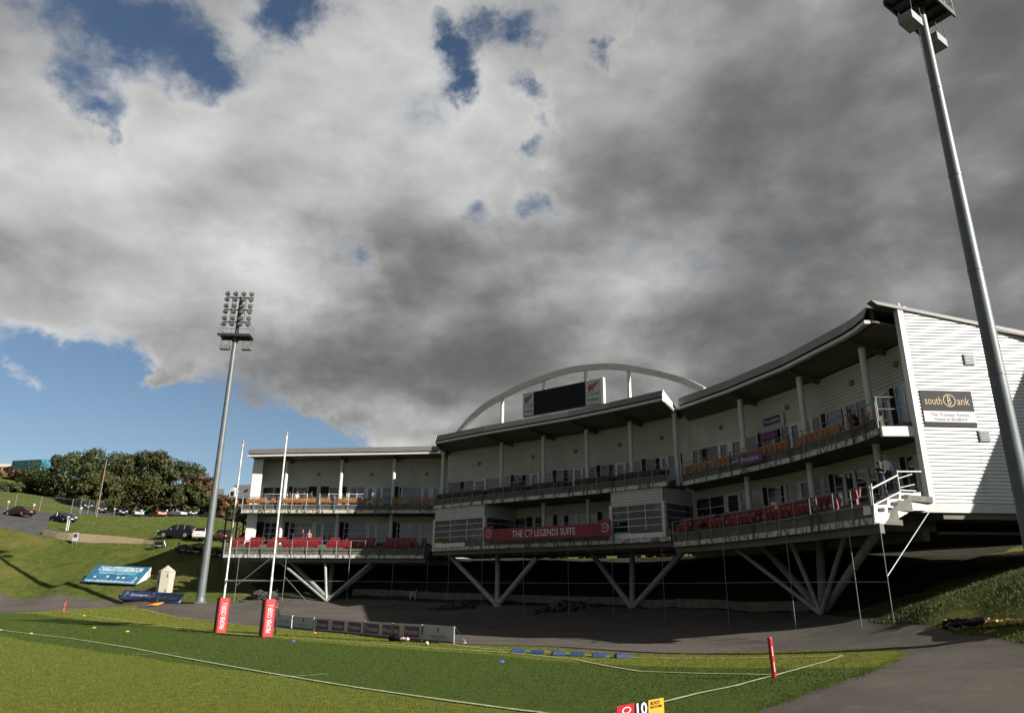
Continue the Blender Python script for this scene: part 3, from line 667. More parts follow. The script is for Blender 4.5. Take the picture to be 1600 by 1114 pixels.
    q0, q1 = Vector(PB[-1])+nB[-1]*1.6, Vector(PC[0])+nC[0]*1.2; q2, q3 = Vector(PC[0])-nC[0]*3, Vector(PB[-1])-nB[-1]*4
    SB().prism([Vector((q.x, q.y, 15.02)) for q in (q0, q1, q2, q3)], (0, 0, .12)).build('roof_infill', roofm, st)
    # end cheeks of the projecting middle roof
    for i, s in ((0, -1), (-1, 1)):
        n = nB[i]; p = Vector(PB[i])+n*(4.14); q = Vector(PB[i])+n*1.9; z = (15.12 if i == 0 else 15.22); tdir = Vector((-n.y, n.x))*.03*s
        mb = SB(); mb.prism([Vector((p.x, p.y, z+.26)), Vector((p.x-n.x*.24, p.y-n.y*.24, z+.80)), Vector((q.x, q.y, z+.32)), Vector((q.x, q.y, z-.05)), Vector((p.x-n.x*.4, p.y-n.y*.4, z+.2))], (tdir.x, tdir.y, 0)); mb.build('roof_cheek', cladg, st)
        mb = SB(); mb.prism([Vector((p.x, p.y, z-.02)), Vector((p.x, p.y, z+.2)), Vector((p.x-n.x*2.6, p.y-n.y*2.6, z-.06)), Vector((p.x-n.x*2.6, p.y-n.y*2.6, z-.36))], (tdir.x, tdir.y, 0)); mb.build('roof_cheek', cladg, st)
    # left end: fin wall with a ribbed face, end wall
    a = Vector(PA[0]); 
    ribbed(SB(), [(a.x-.02, a.y+9.2), (a.x-.02, a.y-1.7)], 5.3, (12.6, 14.9), n=[Vector((-1, 0))]*2).build('end_wall', cladg, st, fix=False)
    SB().seg((a.x, a.y-1.72), (a.x+.95, a.y-1.72), .1, 5.46, 14.6).build('end_fin', cladg, st)
    SB().seg((a.x+.06, a.y+9), (a.x+.06, a.y-1.6), .1, 5.3, 14.6).build('end_wall', cladg, st)
    # right wing gable
    g0 = Vector((17.98, 31.08)); gd = Vector((.9982, .0600)); gn = Vector((.06, -.9982))
    def gz(x): return 15.42-(x)*.206
    prof = []; pitch = .158; vs = []; fs = []; W_ = 12.6; z = 6.28
    while z < 15.3:
        xe = min(W_, max(.05, (15.36-z-pitch)/.206)); 
        for zz, d in ((z, 0), (z+.008, .052), (z+pitch*.68, .04), (z+pitch*.80, 0), (z+pitch, 0)):
            vs += [Vector((g0.x+gn.x*d, g0.y+gn.y*d, zz)), Vector((g0.x+gd.x*xe+gn.x*d, g0.y+gd.y*xe+gn.y*d, zz))]
        o = len(vs)-10; fs += [(o+2*k, o+2*k+1, o+2*k+3, o+2*k+2) for k in range(4)]; z += pitch
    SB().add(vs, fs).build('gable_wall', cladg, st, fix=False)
    back = Vector((-gn.x, -gn.y))*.06
    SB().prism([Vector((g0.x+gd.x*x+back.x, g0.y+gd.y*x+back.y, z)) for x, z in ((0, 6.28), (W_, 6.28), (W_, gz(W_)-.1), (0, gz(0)-.1))], (back.x, back.y, 0)).build('gable_backing', cladg, st)
    def gp(x, z, o): return Vector((g0.x+gd.x*x+gn.x*o, g0.y+gd.y*x+gn.y*o, z))
    SB().hexa([gp(-1.1, 15.30, .13), gp(W_+.2, gz(W_+.2)-.08, .13), gp(W_+.2, gz(W_+.2)-.08, -.3), gp(-1.1, 15.30, -.3), gp(-1.35, 15.50, .13), gp(W_+.2, gz(W_+.2)+.1, .13), gp(W_+.2, gz(W_+.2)+.1, -.3), gp(-1.35, 15.5, -.3)]).build('verge', roofm, st)
    SB().hexa([gp(x, z, o) for z, sh in ((6.2, 0), (15.22, 0)) for x, o in ((-.14, .09), (.1, .09), (.1, -.25), (-.14, -.25))]).build('corner_trim', cladg, st)
    SB().hexa([gp(x, z, o) for z in (12.28, 12.34) for x, o in ((.12, .05), (W_, .05), (W_, .0), (.12, .0))]).build('wall_flashing', galv, st)
    SB().hexa([gp(x, z, o) for z in (5.86, 6.25) for x, o in ((-.6, .12), (W_, .12), (W_, -.2), (-.6, -.2))]).build('gable_beam', whitep, st)
    SB().hexa([gp(x, z, o) for z in (5.6, 5.84) for x, o in ((.4, .0), (W_, .0), (W_, -9.), (.4, -9.))]).build('gable_floor', soff, st)
    for (x0, z0) in ((2.62, 12.5), (2.62, 8.95)):
        mb = SB(); mb.hexa([gp(x, z, o) for z in (z0, z0+.5) for x, o in ((x0, .1), (x0+.5, .1), (x0+.5, .0), (x0, .0))])
        for k in range(6): mb.hexa([gp(x, z, o) for z in (z0+.04+k*.075, z0+.075+k*.075) for x, o in ((x0+.03, .125), (x0+.47, .125), (x0+.47, .1), (x0+.03, .1))])
        mb.build('vent', galv, st)
    # columns standing on the balconies
    for key, idx in (('A', (1, 2, 3)), ('B', (0, 1, 2, 3, 4, 5)), ('C', (1, 2, 3))):
        S = SECT[key]; P = S['P']; n = S['n']; o = 1.6 if key != 'C' else 1.35
        for i in idx:
            p = Vector(P[i])+n[i]*o; t = i/(len(P)-1); zt = lerp(zl(S['wt'], t), zl(S['ez'], t), o/S['eo'])-.2
            SB().tube((p.x, p.y, 9.6), (p.x, p.y, zt), .17, .17, 14).build('column', whitep, st, smooth=True)
            SB().tube((p.x, p.y, 5.5), (p.x, p.y, 9.36), .18, .18, 14).build('column', whitep, st, smooth=True)
            # raking rafter bracket at the column head
            q = Vector(P[i])+n[i]*(S['eo']-.4); w = Vector(P[i])+n[i]*.05; nx = Vector((-n[i].y, n[i].x, 0))*.06; ze = zl(S['ez'], t); zw = zl(S['wt'], t)
            pts = [Vector((w.x, w.y, zw-.32)), Vector((w.x, w.y, zw-.02)), Vector((q.x, q.y, ze+.0)), Vector((q.x, q.y, ze-.12)), Vector((p.x, p.y, zt-.12))]
            SB().prism([v-nx for v in pts], nx*2).build('rafter', soff, st)
    # glazed boxes projecting at either end of the lower middle balcony
    for (i0, t0, i1, t1, pxa, pxb) in ((0, .03, 0, .93, 679, 757), (4, -.22, 5, 0., 957, 1040)):
        P = PB
        def along(i, t):
            j = min(i, len(P)-2); tt = t+(i-j); return Vector(P[j]).lerp(Vector(P[j+1]), tt)
        a, b = along(i0, t0), along(i1, t1); n = normals([a, b])[0]; fo = 3.86
        A_, B_ = on_edge(P, fo, pxa), on_edge(P, fo, pxb); n = normals([A_, B_])[0]; a, b = A_-n*(fo-.1), B_-n*(fo-.1)
        window(st, A_, B_, 6.38, 8.35, 3, 4, n)
        d_ = (B_-A_).normalized()
        window(st, B_, b+n*.1, 6.38, 8.35, 1, 4, Vector((d_.x, d_.y)))
        ribbed(SB(), [A_, B_], 8.37, 9.34, n=[n, n]).build('lower_wall', clad, st, fix=False)
        ribbed(SB(), [B_, b], 8.37, 9.34, n=[d_, d_]).build('lower_wall', clad, st, fix=False)
        SB().seg(A_+n*.02, B_+n*.02, .12, 6.06, 6.37).build('sill_panel', cladg, st)
        SB().seg(B_-n*.05, b, .12, 6.06, 6.37).build('sill_panel', cladg, st)
        for q in (A_, B_): SB().seg(q-d_*.12, q+d_*.12, .26, 6.06, 8.4).build('post', whitep, st)
        SB().seg(A_-n*.06, a, .08, 6.06, 9.3).build('return_wall', clad, st)
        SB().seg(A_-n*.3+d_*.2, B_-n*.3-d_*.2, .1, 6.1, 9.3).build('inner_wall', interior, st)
    # railings
    for key in 'ABC':
        S = SECT[key]; P = edge_line(S, S['uo']+.06)
        for i in range(len(P)-1): railing(st, P[i:i+2], 9.3, 1.5)
        LOWC[0] = True; P = edge_line(S, S['lo']+.06); LOWC[0] = False
        for i in range(len(P)-1):
            if key == 'B' and i in (0, 4): continue
            railing(st, P[i:i+2], S['lb']-.02, 1.5, 1.3)
    # ends of the two decks beside the gable: brackets, stair and side rails
    e = Vector(PC[-1])+nC[-1]*2.45; mb = SB(); mb.seg(e-Vector((0, .12)), Vector(PC[-1])-Vector((0, .12)), .2, 9.18, 9.62); mb.build('balcony_end', cladg, st)
    railing(st, [e, Vector(PC[-1])+nC[-1]*1.5], 9.9, 1.1, .9)
build_stand()
def place_seats():
    """tip-up seats: rows along both decks; the largest in view are parts of their own, the far ones one mass"""
    def seat_mb(mb, p, z, n):
        t = Vector((-n.y, n.x, 0)); N3 = Vector((n.x, n.y, 0)); c = Vector((p.x, p.y, z)); w = .2
        def slab(cx, y0, y1, z0, z1, lean=0.):
            q = []
            for zz, l in ((z0, 0), (z1, -lean)):
                for a, o in ((-w, y1), (w, y1), (w, y0), (-w, y0)): q.append(c+t*a+N3*(o+l)+Vector((0, 0, zz)))
            mb.hexa(q)
        slab(0, -.05, 0., .34, .80, .10)      # back
        slab(0, .03, .09, .30, .66, -.05)     # seat pan tipped up
        w = .03; slab(0, -.06, .05, 0., .36)  # stem
    rows = []
    for key, o, z, m, i0, i1 in (('C', 4.55, 5.86, redseat, 0, 5), ('C', 3.6, 6.27, redseat, 0, 5), ('A', 4.95, 5.84, redseat, 0, 4), ('A', 3.95, 6.27, redseat, 0, 4),
                                 ('C', 1.95, 9.98, orseat, 0, 5), ('A', 2.45, 9.98, orseat, 0, 4), ('B', 3.45, 9.90, blseat, 0, 5), ('B', 2.5, 9.95, blseat, 0, 5)):
        LOWC[0] = z < 9
        P = offs(SECT[key]['P'], o)
        for i in range(i0, min(i1, len(P)-1)):
            a, b = Vector(P[i]), Vector(P[i+1]); n = normals([a, b])[0]; L = (b-a).length; k = int((L-.5)/.47); gap = random.randint(2, max(3, k-2))
            for j in range(k):
                if j == gap and m is not blseat: continue
                if m is redseat and key == 'C' and i == 4 and j > 0: continue
                p = a.lerp(b, (.35+.47*j)/L); wz = K((p.x, p.y, z)); rows.append(((wz-CC).length, m, p, z, n))
    LOWC[0] = False
    rows.sort(key=lambda r: r[0])
    sc_, oc = [r for r in rows[:]], None
    single = [r for r in sc_ if r[1] is not blseat][:100]; ids = set(id(r) for r in single)
    for r in single: mb = SB(); seat_mb(mb, r[2], r[3], r[4]); mb.build('seat', r[1], st)
    for m in (redseat, orseat, blseat):
        mb = SB()
        for r in rows:
            if r[1] is m and id(r) not in ids: seat_mb(mb, r[2], r[3], r[4])
        mb.build('distant_seats', m, st, kind='stuff')
place_seats()
def struts():
    def pt(px, py, Y): return at(px, py, Y)
    def beam(base, top, r, nm='strut', z=None):
        b, t = pt(*base), pt(*top); 
        SB().tube(b, t+(t-b)*.01, r, r, 12).build(nm, strutm, st, smooth=True)
    for base, thick, thin in (((513, 937, 66.), [(450, 873, 70.), (521, 873, 70), (594, 875, 69.5)], [(431, 872, 67), (508, 874, 66.5), (584, 875, 66.2)]),
                              ((777, 946, 60.), [(703, 868, 65.), (778, 866, 62.5), (838, 872, 58.)], []),
                              ((988, 950, 54.5), [(922, 861, 59.5), (988, 861, 56.5), (1065, 864, 51.)], []),
                              ((1286, 957, 38.5), [(1192, 853, 44.), (1280, 836, 40.), (1367, 836, 33.5)], [(1147, 855, 42.5), (1236, 847, 39.), (1322, 830, 34.8)])):
        b = pt(*base)
        for t in thick: beam(base, t, .21)
        for t in thin: beam((base[0]-3, base[1]+2, base[2]-.4), t, .12)
        mb = SB(); mb.box((b.x, b.y, b.z-.05), (.55, .5, .9)); mb.box((b.x, b.y, b.z-.5), (1.5, 1.2, .25))
        mb.build('strut_shoe', strutm, st)
    mb = SB()
    # low concrete wall at the foot of the bank
    for a, c in zip([(550, 951, 67), (668, 953, 64.5), (778, 957, 61.5), (880, 961, 58.), (988, 964, 55), (1140, 967, 47), (1290, 969, 39)], [(668, 953, 64.5), (778, 957, 61.5), (880, 961, 58.), (988, 964, 55), (1140, 967, 47), (1290, 969, 39)]):
        p, q = K(at(*a)), K(at(*c)); k = 6
        for j in range(k):
            u, v = p.lerp(q, j/k), p.lerp(q, (j+1)/k); z = min(Z(u.x, u.y), Z(v.x, v.y))
            MB.seg(mb, u, v, .3, z-.3, z+.55)
    MB.build(mb, 'retaining_wall', conc, None); o = bpy.data.objects['retaining_wall']; tag(o, 'low grey concrete wall along the foot of the dark bank under the grandstand', 'wall')
struts()
# rooftop arch with the scoreboard hung on it
def arch():
    pts = [at(712, 682, 68.), at(735, 655, 66.5), at(760, 633.5, 65.2), at(785, 619.5, 64.), at(818, 603, 62.5), at(850, 591, 61.), at(882, 580.5, 59.8), at(915, 575, 58.6), at(950, 572.8, 57.3), at(982, 575.5, 56.), at(1020, 582.5, 54.4), at(1050, 590, 53.), at(1075, 598, 52.), at(1100, 610, 51.)]
    mb = SB(); w = .16
    # smooth it
    Q = []
    for i in range(len(pts)-1):
        p0 = pts[max(0, i-1)]; p1 = pts[i]; p2 = pts[i+1]; p3 = pts[min(len(pts)-1, i+2)]
        for k in range(4):
            t = k/4; Q.append(.5*((2*p1)+(-p0+p2)*t+(2*p0-5*p1+4*p2-p3)*t*t+(-p0+3*p1-3*p2+p3)*t*t*t))
    Q.append(pts[-1])
    for a, b in zip(Q, Q[1:]):
        d = (b-a).normalized(); s = d.cross(Vector((0, 0, 1))).normalized(); u = s.cross(d)
        mb.hexa([a-s*w-u*.24, b-s*w-u*.24, b+s*w-u*.24, a+s*w-u*.24, a-s*w+u*.24, b-s*w+u*.24, b+s*w+u*.24, a+s*w+u*.24])
    mb.build('roof_arch', whitep, st)
    for px, y, Y, rf in ((785, 621, 64., 14.4), (850, 592, 61., 14.4), (915, 577, 58.6, 14.4), (982, 577, 56., 14.4)):
        t = at(px, y+3, Y); SB().box((t.x, t.y, (t.z+rf)/2), (.22, .22, t.z-rf), .6).build('arch_post', whitep, st)
    b = thing('scoreboard', 'long black electronic scoreboard hanging under the white roof arch between two orange fish logo panels', 'scoreboard', tuple(K(at(878, 650, 58))))
    TL, TR, BL, BR = at(817, 617, 60.2), at(938, 589.5, 55.2), at(817.5, 653, 60.2), at(939, 629, 55.2)
    zt = (TL.z+TR.z)/2; zb = (BL.z+BR.z)/2
    O = K(Vector((TL.x, TL.y, zb))); E = K(Vector((TR.x, TR.y, zb))); U = (E-O); L = U.length; U.normalize(); V = Vector((0, 0, 1)); n = U.cross(V).normalized(); 
    if n.y > 0: n = -n
    Hh = (zt-zb)*KS
    def panel(u0, u1, v0, v1, o0, o1, m, nm, par=b):
        mb = MB(); q = [O+U*u+V*v+n*o for v in (v0, v1) for u, o in ((u0, o1), (u1, o1), (u1, o0), (u0, o0))]; mb.hexa(q); return mb.build(nm, m, par)
    panel(0, L, 0, Hh, -.35, 0, galv, 'cabinet'); f = L*.155
    panel(f, L-f*1.18, .03, Hh-.03, 0, .05, black, 'screen')
    for k, (u0, u1) in enumerate(((.04, f-.04), (L-f*1.18+.04, L-.04))):
        p = panel(u0, u1, .06, Hh-.06, .0, .06, boardw, 'advert_panel'); w = u1-u0
        mb = MB()
        for (cx, cy, r_, ry) in ((.36, .72, .16, .12), (.62, .78, .13, .1), (.82, .86, .07, .06), (.28, .62, .07, .1), (.5, .6, .05, .07)): disc(mb, O, U, V, n, u0+w*cx, Hh*cy, w*r_*1.2, .066, 12, ry=Hh*ry*.9)
        mb.build('fish_emblem', mat('orange print', (.5, .08, .02), .5), p)
        text('Coral', u0+w*.08, Hh*.36, u0+w*.92, Hh*.54, O, U, V, n, greyt, p, lift=.066)
        text('windows', u0+w*.08, Hh*.17, u0+w*.92, Hh*.27, O, U, V, n, blk, p, bold=.02, lift=.066)
        MB().hexa([O+U*u+V*v+n*o for v in (Hh*.11, Hh*.12) for u, o in ((u0+w*.1, .07), (u1-w*.1, .07), (u1-w*.1, .06), (u0+w*.1, .06))]).build('underline', blk, p)
    panel(L, L+.3, -.05, Hh+.05, -.3, .04, cladg, 'end_cover')
    for t in (.28, .86):
        MB().box(O+U*L*t-V*.25-n*.1, (.7, .25, .4), math.atan2(U.y, U.x)).build('bracket', whitep, b)
    MB().pipe([O+U*(L*.6)-V*.05, O+U*(L*.64)-V*.25, O+U*(L*.72)-V*.3, O+U*(L*.8)-V*.12], .015, 5).build('cable', steeld, b)
arch()

def end_stair():
    """stair at the end of the lower deck: cranked white stringer, concrete risers with openings painted dark, white handrails"""
    def sp(px, py, o=0.):
        t = (px-1366)/(1452-1366); p = at(px, py, lerp(29.15, 31.0, t)); return p-Vector((-.05, .12, 0))*0+Vector((.45, -.9, 0))*o
    bk = Vector((-.45, .9, 0))
    def poly(pts, th, nm, m): SB().prism([sp(*p) for p in pts], bk*th).build(nm, m, st)
    poly([(1366, 804), (1368.5, 816.5), (1386.5, 819), (1425, 797.5), (1425, 783.5), (1387, 802.5)], .12, 'stair_stringer', cladg)
    poly([(1425.2, 783.5), (1425.2, 797.5), (1452, 797), (1450, 785)], .12, 'stair_stringer', whitep)
    for (x0, y0, x1, y1) in ((1366, 789, 1387, 803), (1387, 780, 1406, 793), (1405, 769.5, 1421.5, 782), (1422, 770, 1439, 781)):
        poly([(x0, y1), (x1, y1-.5), (x1-.5, y0-1), (x0-.5, y0)], .5, 'stair_riser', cladg)
        if x1 < 1430: 
            cx, cy = (x0+x1)/2, (y0+y1)/2; mb = SB(); mb.prism([sp(cx-4.5, cy+3.2, .04), sp(cx+5, cy+3, .04), sp(cx+4.5, cy-2.8, .04), sp(cx-5, cy-2.4, .04)], bk*.02); mb.build('riser_shade_patch', dark, st)  # dark plate paints the shade of an opening onto the solid riser
    def rail(pts, r=.035):
        mb = SB()
        for a, b in zip(pts, pts[1:]): mb.tube(sp(*a, .08), sp(*b, .08), r, r, 6)
        mb.build('handrail', whitep, st)
    rail([(1358, 755.5), (1361.5, 790)], .034); rail([(1359, 763.5), (1399, 743)], .034); rail([(1361.5, 790), (1404, 768.5)], .034); rail([(1398, 735), (1403.5, 770)], .034)
    rail([(1399, 737), (1436, 737)], .03); rail([(1403, 766), (1428, 767.5)], .03); rail([(1400, 748), (1422, 741)], .02); rail([(1404, 762), (1426, 757)], .02)
end_stair()

# ------------------------------------------------------------------ hanging scaffold screen in front of the undercroft
def screen():
    s = thing('scaffold_screen', 'thin grey scaffold poles and rail standing in front of the dark undercroft of the grandstand', 'scaffold', tuple(K((0, 56, 1.2))))
    top = [(375, 868, 66), (448, 872, 65.8), (547, 873, 65.6), (615, 874, 65.4), (669, 873, 65.), (702, 858, 62.5), (754, 856, 60), (818, 855, 56.5), (887, 853, 54.5), (955, 850, 52.5), (1033, 856, 47.5), (1128, 847, 40.5), (1226, 834, 34.8), (1323, 823, 31.2), (1371, 816, 29.1)]
    base = []
    for px, py, Y in top:
        p = K(at(px, py, Y)); p.y -= .15; z = Z(p.x, p.y); MB().tube((p.x, p.y, z), p, .021, .021, 6).build('pole', galv, s); base.append((p, z))
    for (a, za), (b, zb) in zip(base[:-1], base[1:]):
        u0, u1 = base.index((a, za))/14, base.index((b, zb))/14; MB().tube((a.x, a.y, lerp(3.4, 3.05, u0)), (b.x, b.y, lerp(3.4, 3.05, u1)), .022, .022, 6).build('rail', galv, s)
    p, z = base[-1]; q = K(at(1454, 796, 31.)); MB().tube((p.x, p.y, z+2.1), q, .024, .024, 6).build('brace', galv, s)
    p, z = base[0]; q = Vector((p.x+3.4, p.y, 5.2+.5)); MB().tube((p.x, p.y, z+1.5), q, .03, .03, 6).build('brace', galv, s)
    p, z = base[1]; MB().tube((p.x, p.y, z+2.3), (p.x+2.6, p.y-.6, z), .03, .03, 6).build('brace', galv, s)
screen()

# ------------------------------------------------------------------ signs and banners
def board(name, label, cat, TL, TR, BL, th, m, group=None, back=None, fr=None):
    """a flat sign from three corners; returns thing, origin (bottom left), axes"""
    TL, TR, BL = Vector(TL), Vector(TR), Vector(BL); U = (TR-TL); L = U.length; U.normalize(); V = TL-BL; Hh = V.length; V.normalize(); n = U.cross(V).normalized()
    o = thing(name, label, cat, tuple(BL), group); mb = MB()
    mb.hexa([BL+U*u+n*w for u, w in ((0, 0), (L, 0), (L, -th), (0, -th))]+[BL+V*Hh+U*u+n*w for u, w in ((0, 0), (L, 0), (L, -th), (0, -th))])
    mb.build('panel', m, o)
    return o, BL, U, V, n, L, Hh
# venue sign on the gable
o, O, U, V, n, L, Hh = board('wall_sign', 'black venue sign with gold lettering on the white ribbed gable', 'sign', K((18.22, 31.02, 11.24)), K((20.62, 31.165, 11.24)), K((18.22, 31.02, 9.6)), .08, blk)
MB().hexa([O+U*u+V*v+n*w for v in (Hh*.12, Hh*.42) for u, w in ((.03, .012), (L-.01, .012), (L-.01, 0), (.03, 0))]).build('white_band', mat('sign white', (.66, .67, .70), .5), o)
text('south', L*.07, Hh*.60, L*.40, Hh*.82, O, U, V, n, gold, o); text('ank', L*.69, Hh*.60, L*.93, Hh*.82, O, U, V, n, gold, o); text('B', L*.51, Hh*.60, L*.58, Hh*.84, O, U, V, n, gold, o)
ring(MB(), O, U, V, n, L*.545, Hh*.72, Hh*.165, .045, .013).build('circle_emblem', gold, o)
text('The Premier Events', L*.14, Hh*.28, L*.88, Hh*.37, O, U, V, n, greyt, o, lift=.02); text('Venue in Bradford', L*.20, Hh*.155, L*.82, Hh*.25, O, U, V, n, greyt, o, lift=.02)
# long red banner on the middle rail
def banner_mid():
    P = offs(PB, 4.14); 
    def pp(px, py, Y): return K(at(px, py, Y))
    A, B_ = pp(756, 829, 57.9), pp(954, 815, 50.9); A2, B2 = pp(756, 847, 57.9), pp(954, 835, 50.9)
    z1 = (A.z+B_.z)/2; z0 = (A2.z+B2.z)/2
    o, O, U, V, n, L, Hh = board('red_banner', 'long red banner with white capitals and round crests on the middle balcony rail', 'banner', (A.x, A.y, z1), (B_.x, B_.y, z1), (A.x, A.y, z0), .03, redpd)
    for u in (0, L-1.05):
        MB().hexa([O+U*a+V*v+n*w for v in (Hh, Hh*1.28) for a, w in ((u, 0), (u+1.05, 0), (u+1.05, -.03), (u, -.03))]).build('crest_tab', redpd, o)
        ring(MB(), O, U, V, n, u+.52, Hh*.66, Hh*.33, .06, .012, a0=-150, a1=150).build('crest', whitet, o); text('CTF', u+.3, Hh*.55, u+.74, Hh*.75, O, U, V, n, whitet, o)
    text('THE', L*.245, Hh*.22, L*.335, Hh*.80, O, U, V, n, whitet, o, bold=.01); ring(MB(), O, U, V, n, L*.372, Hh*.51, Hh*.27, .07, .012, a0=80, a1=280, ry=Hh*.27).build('letter_c', whitet, o)
    text('TF', L*.378, Hh*.22, L*.415, Hh*.80, O, U, V, n, whitet, o, bold=.01); text('LEGENDS SUITE', L*.43, Hh*.22, L*.745, Hh*.80, O, U, V, n, whitet, o, bold=.01)
banner_mid()
# purple banner on the upper right rail, white board and purple strip on the wall behind it
E1 = offs(PC, 2.45+.14)
def on_line(px, py, a, b):
    """point where a sight line crosses the upright plane through plan points a, b (stand units)"""
    d = ray(px, py); a = Vector(a); b = Vector(b); e = b-a; nn = Vector((e.y, -e.x)); t = (a.x*nn.x+a.y*nn.y)/(d.x*nn.x+d.y*nn.y); return Vector((0, 0, H))+d*t
def flat_sign(name, label, cat, pl, pr, yt, yb, a, b, th, m, **kw):
    A = on_line(pl[0], pl[1], a, b); B_ = on_line(pr[0], pr[1], a, b); A2 = on_line(pl[0]+yb, pl[2], a, b)
    return board(name, label, cat, K(A), K(Vector((B_.x, B_.y, A.z))), K(Vector((A.x, A.y, A2.z))), th, m, **kw)
o, O, U, V, n, L, Hh = flat_sign('purple_banner', 'purple banner hung on the upper right balcony rail below the wall boards', 'banner', (1152.5, 712, 729), (1190, 701.5), 0, 0, E1[0], E1[2], .03, purple)
text('Provident', L*.14, Hh*.28, L*.86, Hh*.70, O, U, V, n, whitet, o)
wA, wB = [v+normals(PC)[1]*.14 for v in (Vector(PC[1]), Vector(PC[2]))]
wA0 = [v+normals(PC)[0]*.14 for v in (Vector(PC[0]), Vector(PC[1]))]
o, O, U, V, n, L, Hh = flat_sign('wall_board', 'white sponsor board with a purple rounded panel high on the right wing wall', 'sign', (1188, 655, 676), (1223.5, 645), 0, 0, wA, wB, .04, boardw)
MB_ = rrect(MB(), O, U, V, n, L*.1, Hh*.32, L*.86, Hh*.92, .12, .002).build('purple_panel', purple, o); text('Provident', L*.16, Hh*.5, L*.82, Hh*.78, O, U, V, n, whitet, o)
text('supporting local communities', L*.1, Hh*.12, L*.92, Hh*.22, O, U, V, n, navy, o)
o, O, U, V, n, L, Hh = flat_sign('window_strip', 'purple strip sign across the top of a window just under the white sponsor board', 'sign', (1187, 679, 691), (1214, 671), 0, 0, wA, wB, .03, purple)
text('Provident', L*.16, Hh*.25, L*.84, Hh*.75, O, U, V, n, mat('lilac print', (.45, .25, .5), .5), o)
wD = [v+normals(PC)[3]*.12 for v in (Vector(PC[3]), Vector(PC[4]))]
o, O, U, V, n, L, Hh = flat_sign('window_banner', 'small white banner with dark writing behind the last upper column by the gable', 'banner', (1366, 617, 635), (1388, 608), 0, 0, wD[0], wD[1], .03, boardw)
text('Official', L*.3, Hh*.55, L*.9, Hh*.85, O, U, V, n, navy, o); text('& Business', L*.2, Hh*.15, L*.9, Hh*.45, O, U, V, n, navy, o)

# ------------------------------------------------------------------ floodlight masts
def floodlight(label, grp, base, top_z, head_rot, r0, r1, lean=0.):
    t = thing('floodlight_mast', label, 'floodlight', base, grp); bx, by, bz = base
    mb = MB(); segs = 6
    for k in range(segs):
        a, b = k/segs, (k+1)/segs
        xa, xb = bx+lean*(1-a), bx+lean*(1-b)
        mb.tube((xa, by, lerp(bz, top_z, a)), (xb, by, lerp(bz, top_z, b)), lerp(r0, r1, a), lerp(r0, r1, b), 20, False)
        if k: mb.tube((xa, by, lerp(bz, top_z, a)-.05), (xa, by, lerp(bz, top_z, a)+.05), lerp(r0, r1, a)+.015, lerp(r0, r1, a)+.015, 20)
    mb.build('pole', polem, t, smooth=True)
    MB().lathe((bx+lean, by, bz-.2), [(r0*1.9, 0), (r0*1.9, .28), (r0*1.2, .34), (r0, .7)], 20).build('base_plate', polem, t)
    cs, sn = math.cos(head_rot), math.sin(head_rot)
    def T(x, y, z): return Vector((bx+x*cs-y*sn, by+x*sn+y*cs, top_z+z))
    Mr = Matrix.Rotation(head_rot, 3, 'Z')
    p = MB(); p.box(T(0, 0, .12), (3.3, 1.5, .08), M=Mr); p.box(T(0, .75, .02), (3.3, .08, .26), M=Mr); p.box(T(0, -.75, .02), (3.3, .08, .26), M=Mr)
    for x in (-1.1, -.35, .35, 1.1): p.box(T(x, 0, .0), (.07, 1.5, .18), M=Mr)
    p.prism([T(-.5, -.1, -.1), T(.5, -.1, -.1), T(0, -.1, -1.)], Mr @ Vector((0, .2, 0)))
    p.build('platform', steeld, t)
    g = MB()
    for y in (-.75, .75):
        for x in (-1.62, -.8, 0, .8, 1.62): g.tube(T(x, y, .16), T(x, y, 1.2), .02, n=5)
        for z in (.7, 1.2): g.tube(T(-1.62, y, z), T(1.62, y, z), .018, n=5)
    for x in (-1.62, 1.62):
        for z in (.7, 1.2): g.tube(T(x, -.75, z), T(x, .75, z), .018, n=5)
    g.build('guard_rail', galv, t)
    f = MB(); f.tube(T(0, 0, 0), T(0, 0, 4.6), .14, .11, 10); f.box(T(.16, .1, 2.3), (.1, .1, 4.4), M=Mr)
    for z in (1.75, 3.15, 4.55-.0):
        f.box(T(0, -.3, z-.15), (2.9, .09, .12), M=Mr); f.box(T(0, -.15, z-.15), (.12, .35, .1), M=Mr)
    for x in (-.7, .7): f.tube(T(x, -.3, 1.6), T(x, -.3, 4.4), .03, n=5)
    f.build('lamp_frame', steeld, t)
    for zi, z in enumerate((1.3, 1.95, 2.7, 3.35, 4.1, 4.75)):
        for xi, x in enumerate((-1.25, -.42, .42, 1.25)):
            l = MB(); Mt = Mr @ Matrix.Rotation(R(68), 3, 'X') @ Matrix.Rotation(R((xi-1.5)*9), 3, 'Y')
            l.lathe(T(x, -.45, z), [(.08, -.26), (.15, -.2), (.25, 0), (.27, .1), (.22, .11)], 12, Mt)
            lo = l.build('lamp', steeld, t, smooth=True)
            MB().lathe(T(x, -.45, z)+Mt @ Vector((0, 0, .112)), [(.21, 0), (.2, .015)], 12, Mt).build('lens', mat('lamp glass', (.10, .10, .095), .2, spec=.6), lo)
    for x in (-1.0, 1.25):
        b = MB(); b.box(T(x, .1, -1.15), (.95, .6, .42), M=Mr)
        b.build('control_box', galv, t)
        h = MB()
        for dx in (-.4, .4):
            for dy in (-.2, .35): h.tube(T(x+dx, dy, -.95), T(x+dx*.9, dy, .05), .018, n=5)
        h.build('hanger', steeld, t)
    c = MB(); 
    for k in range(8): c.tube(T(.3, .35, -3.2+k*.42), T(.3, .35, -2.78+k*.42), .012, n=4)
    c.build('cable', steeld, t)
    return t
pr = at(1610, 905, 26.1); rz = Z(pr.x, pr.y)
d15 = at(1437, 15, 26.1); rbase = (d15.x, d15.y, Z(d15.x, d15.y))
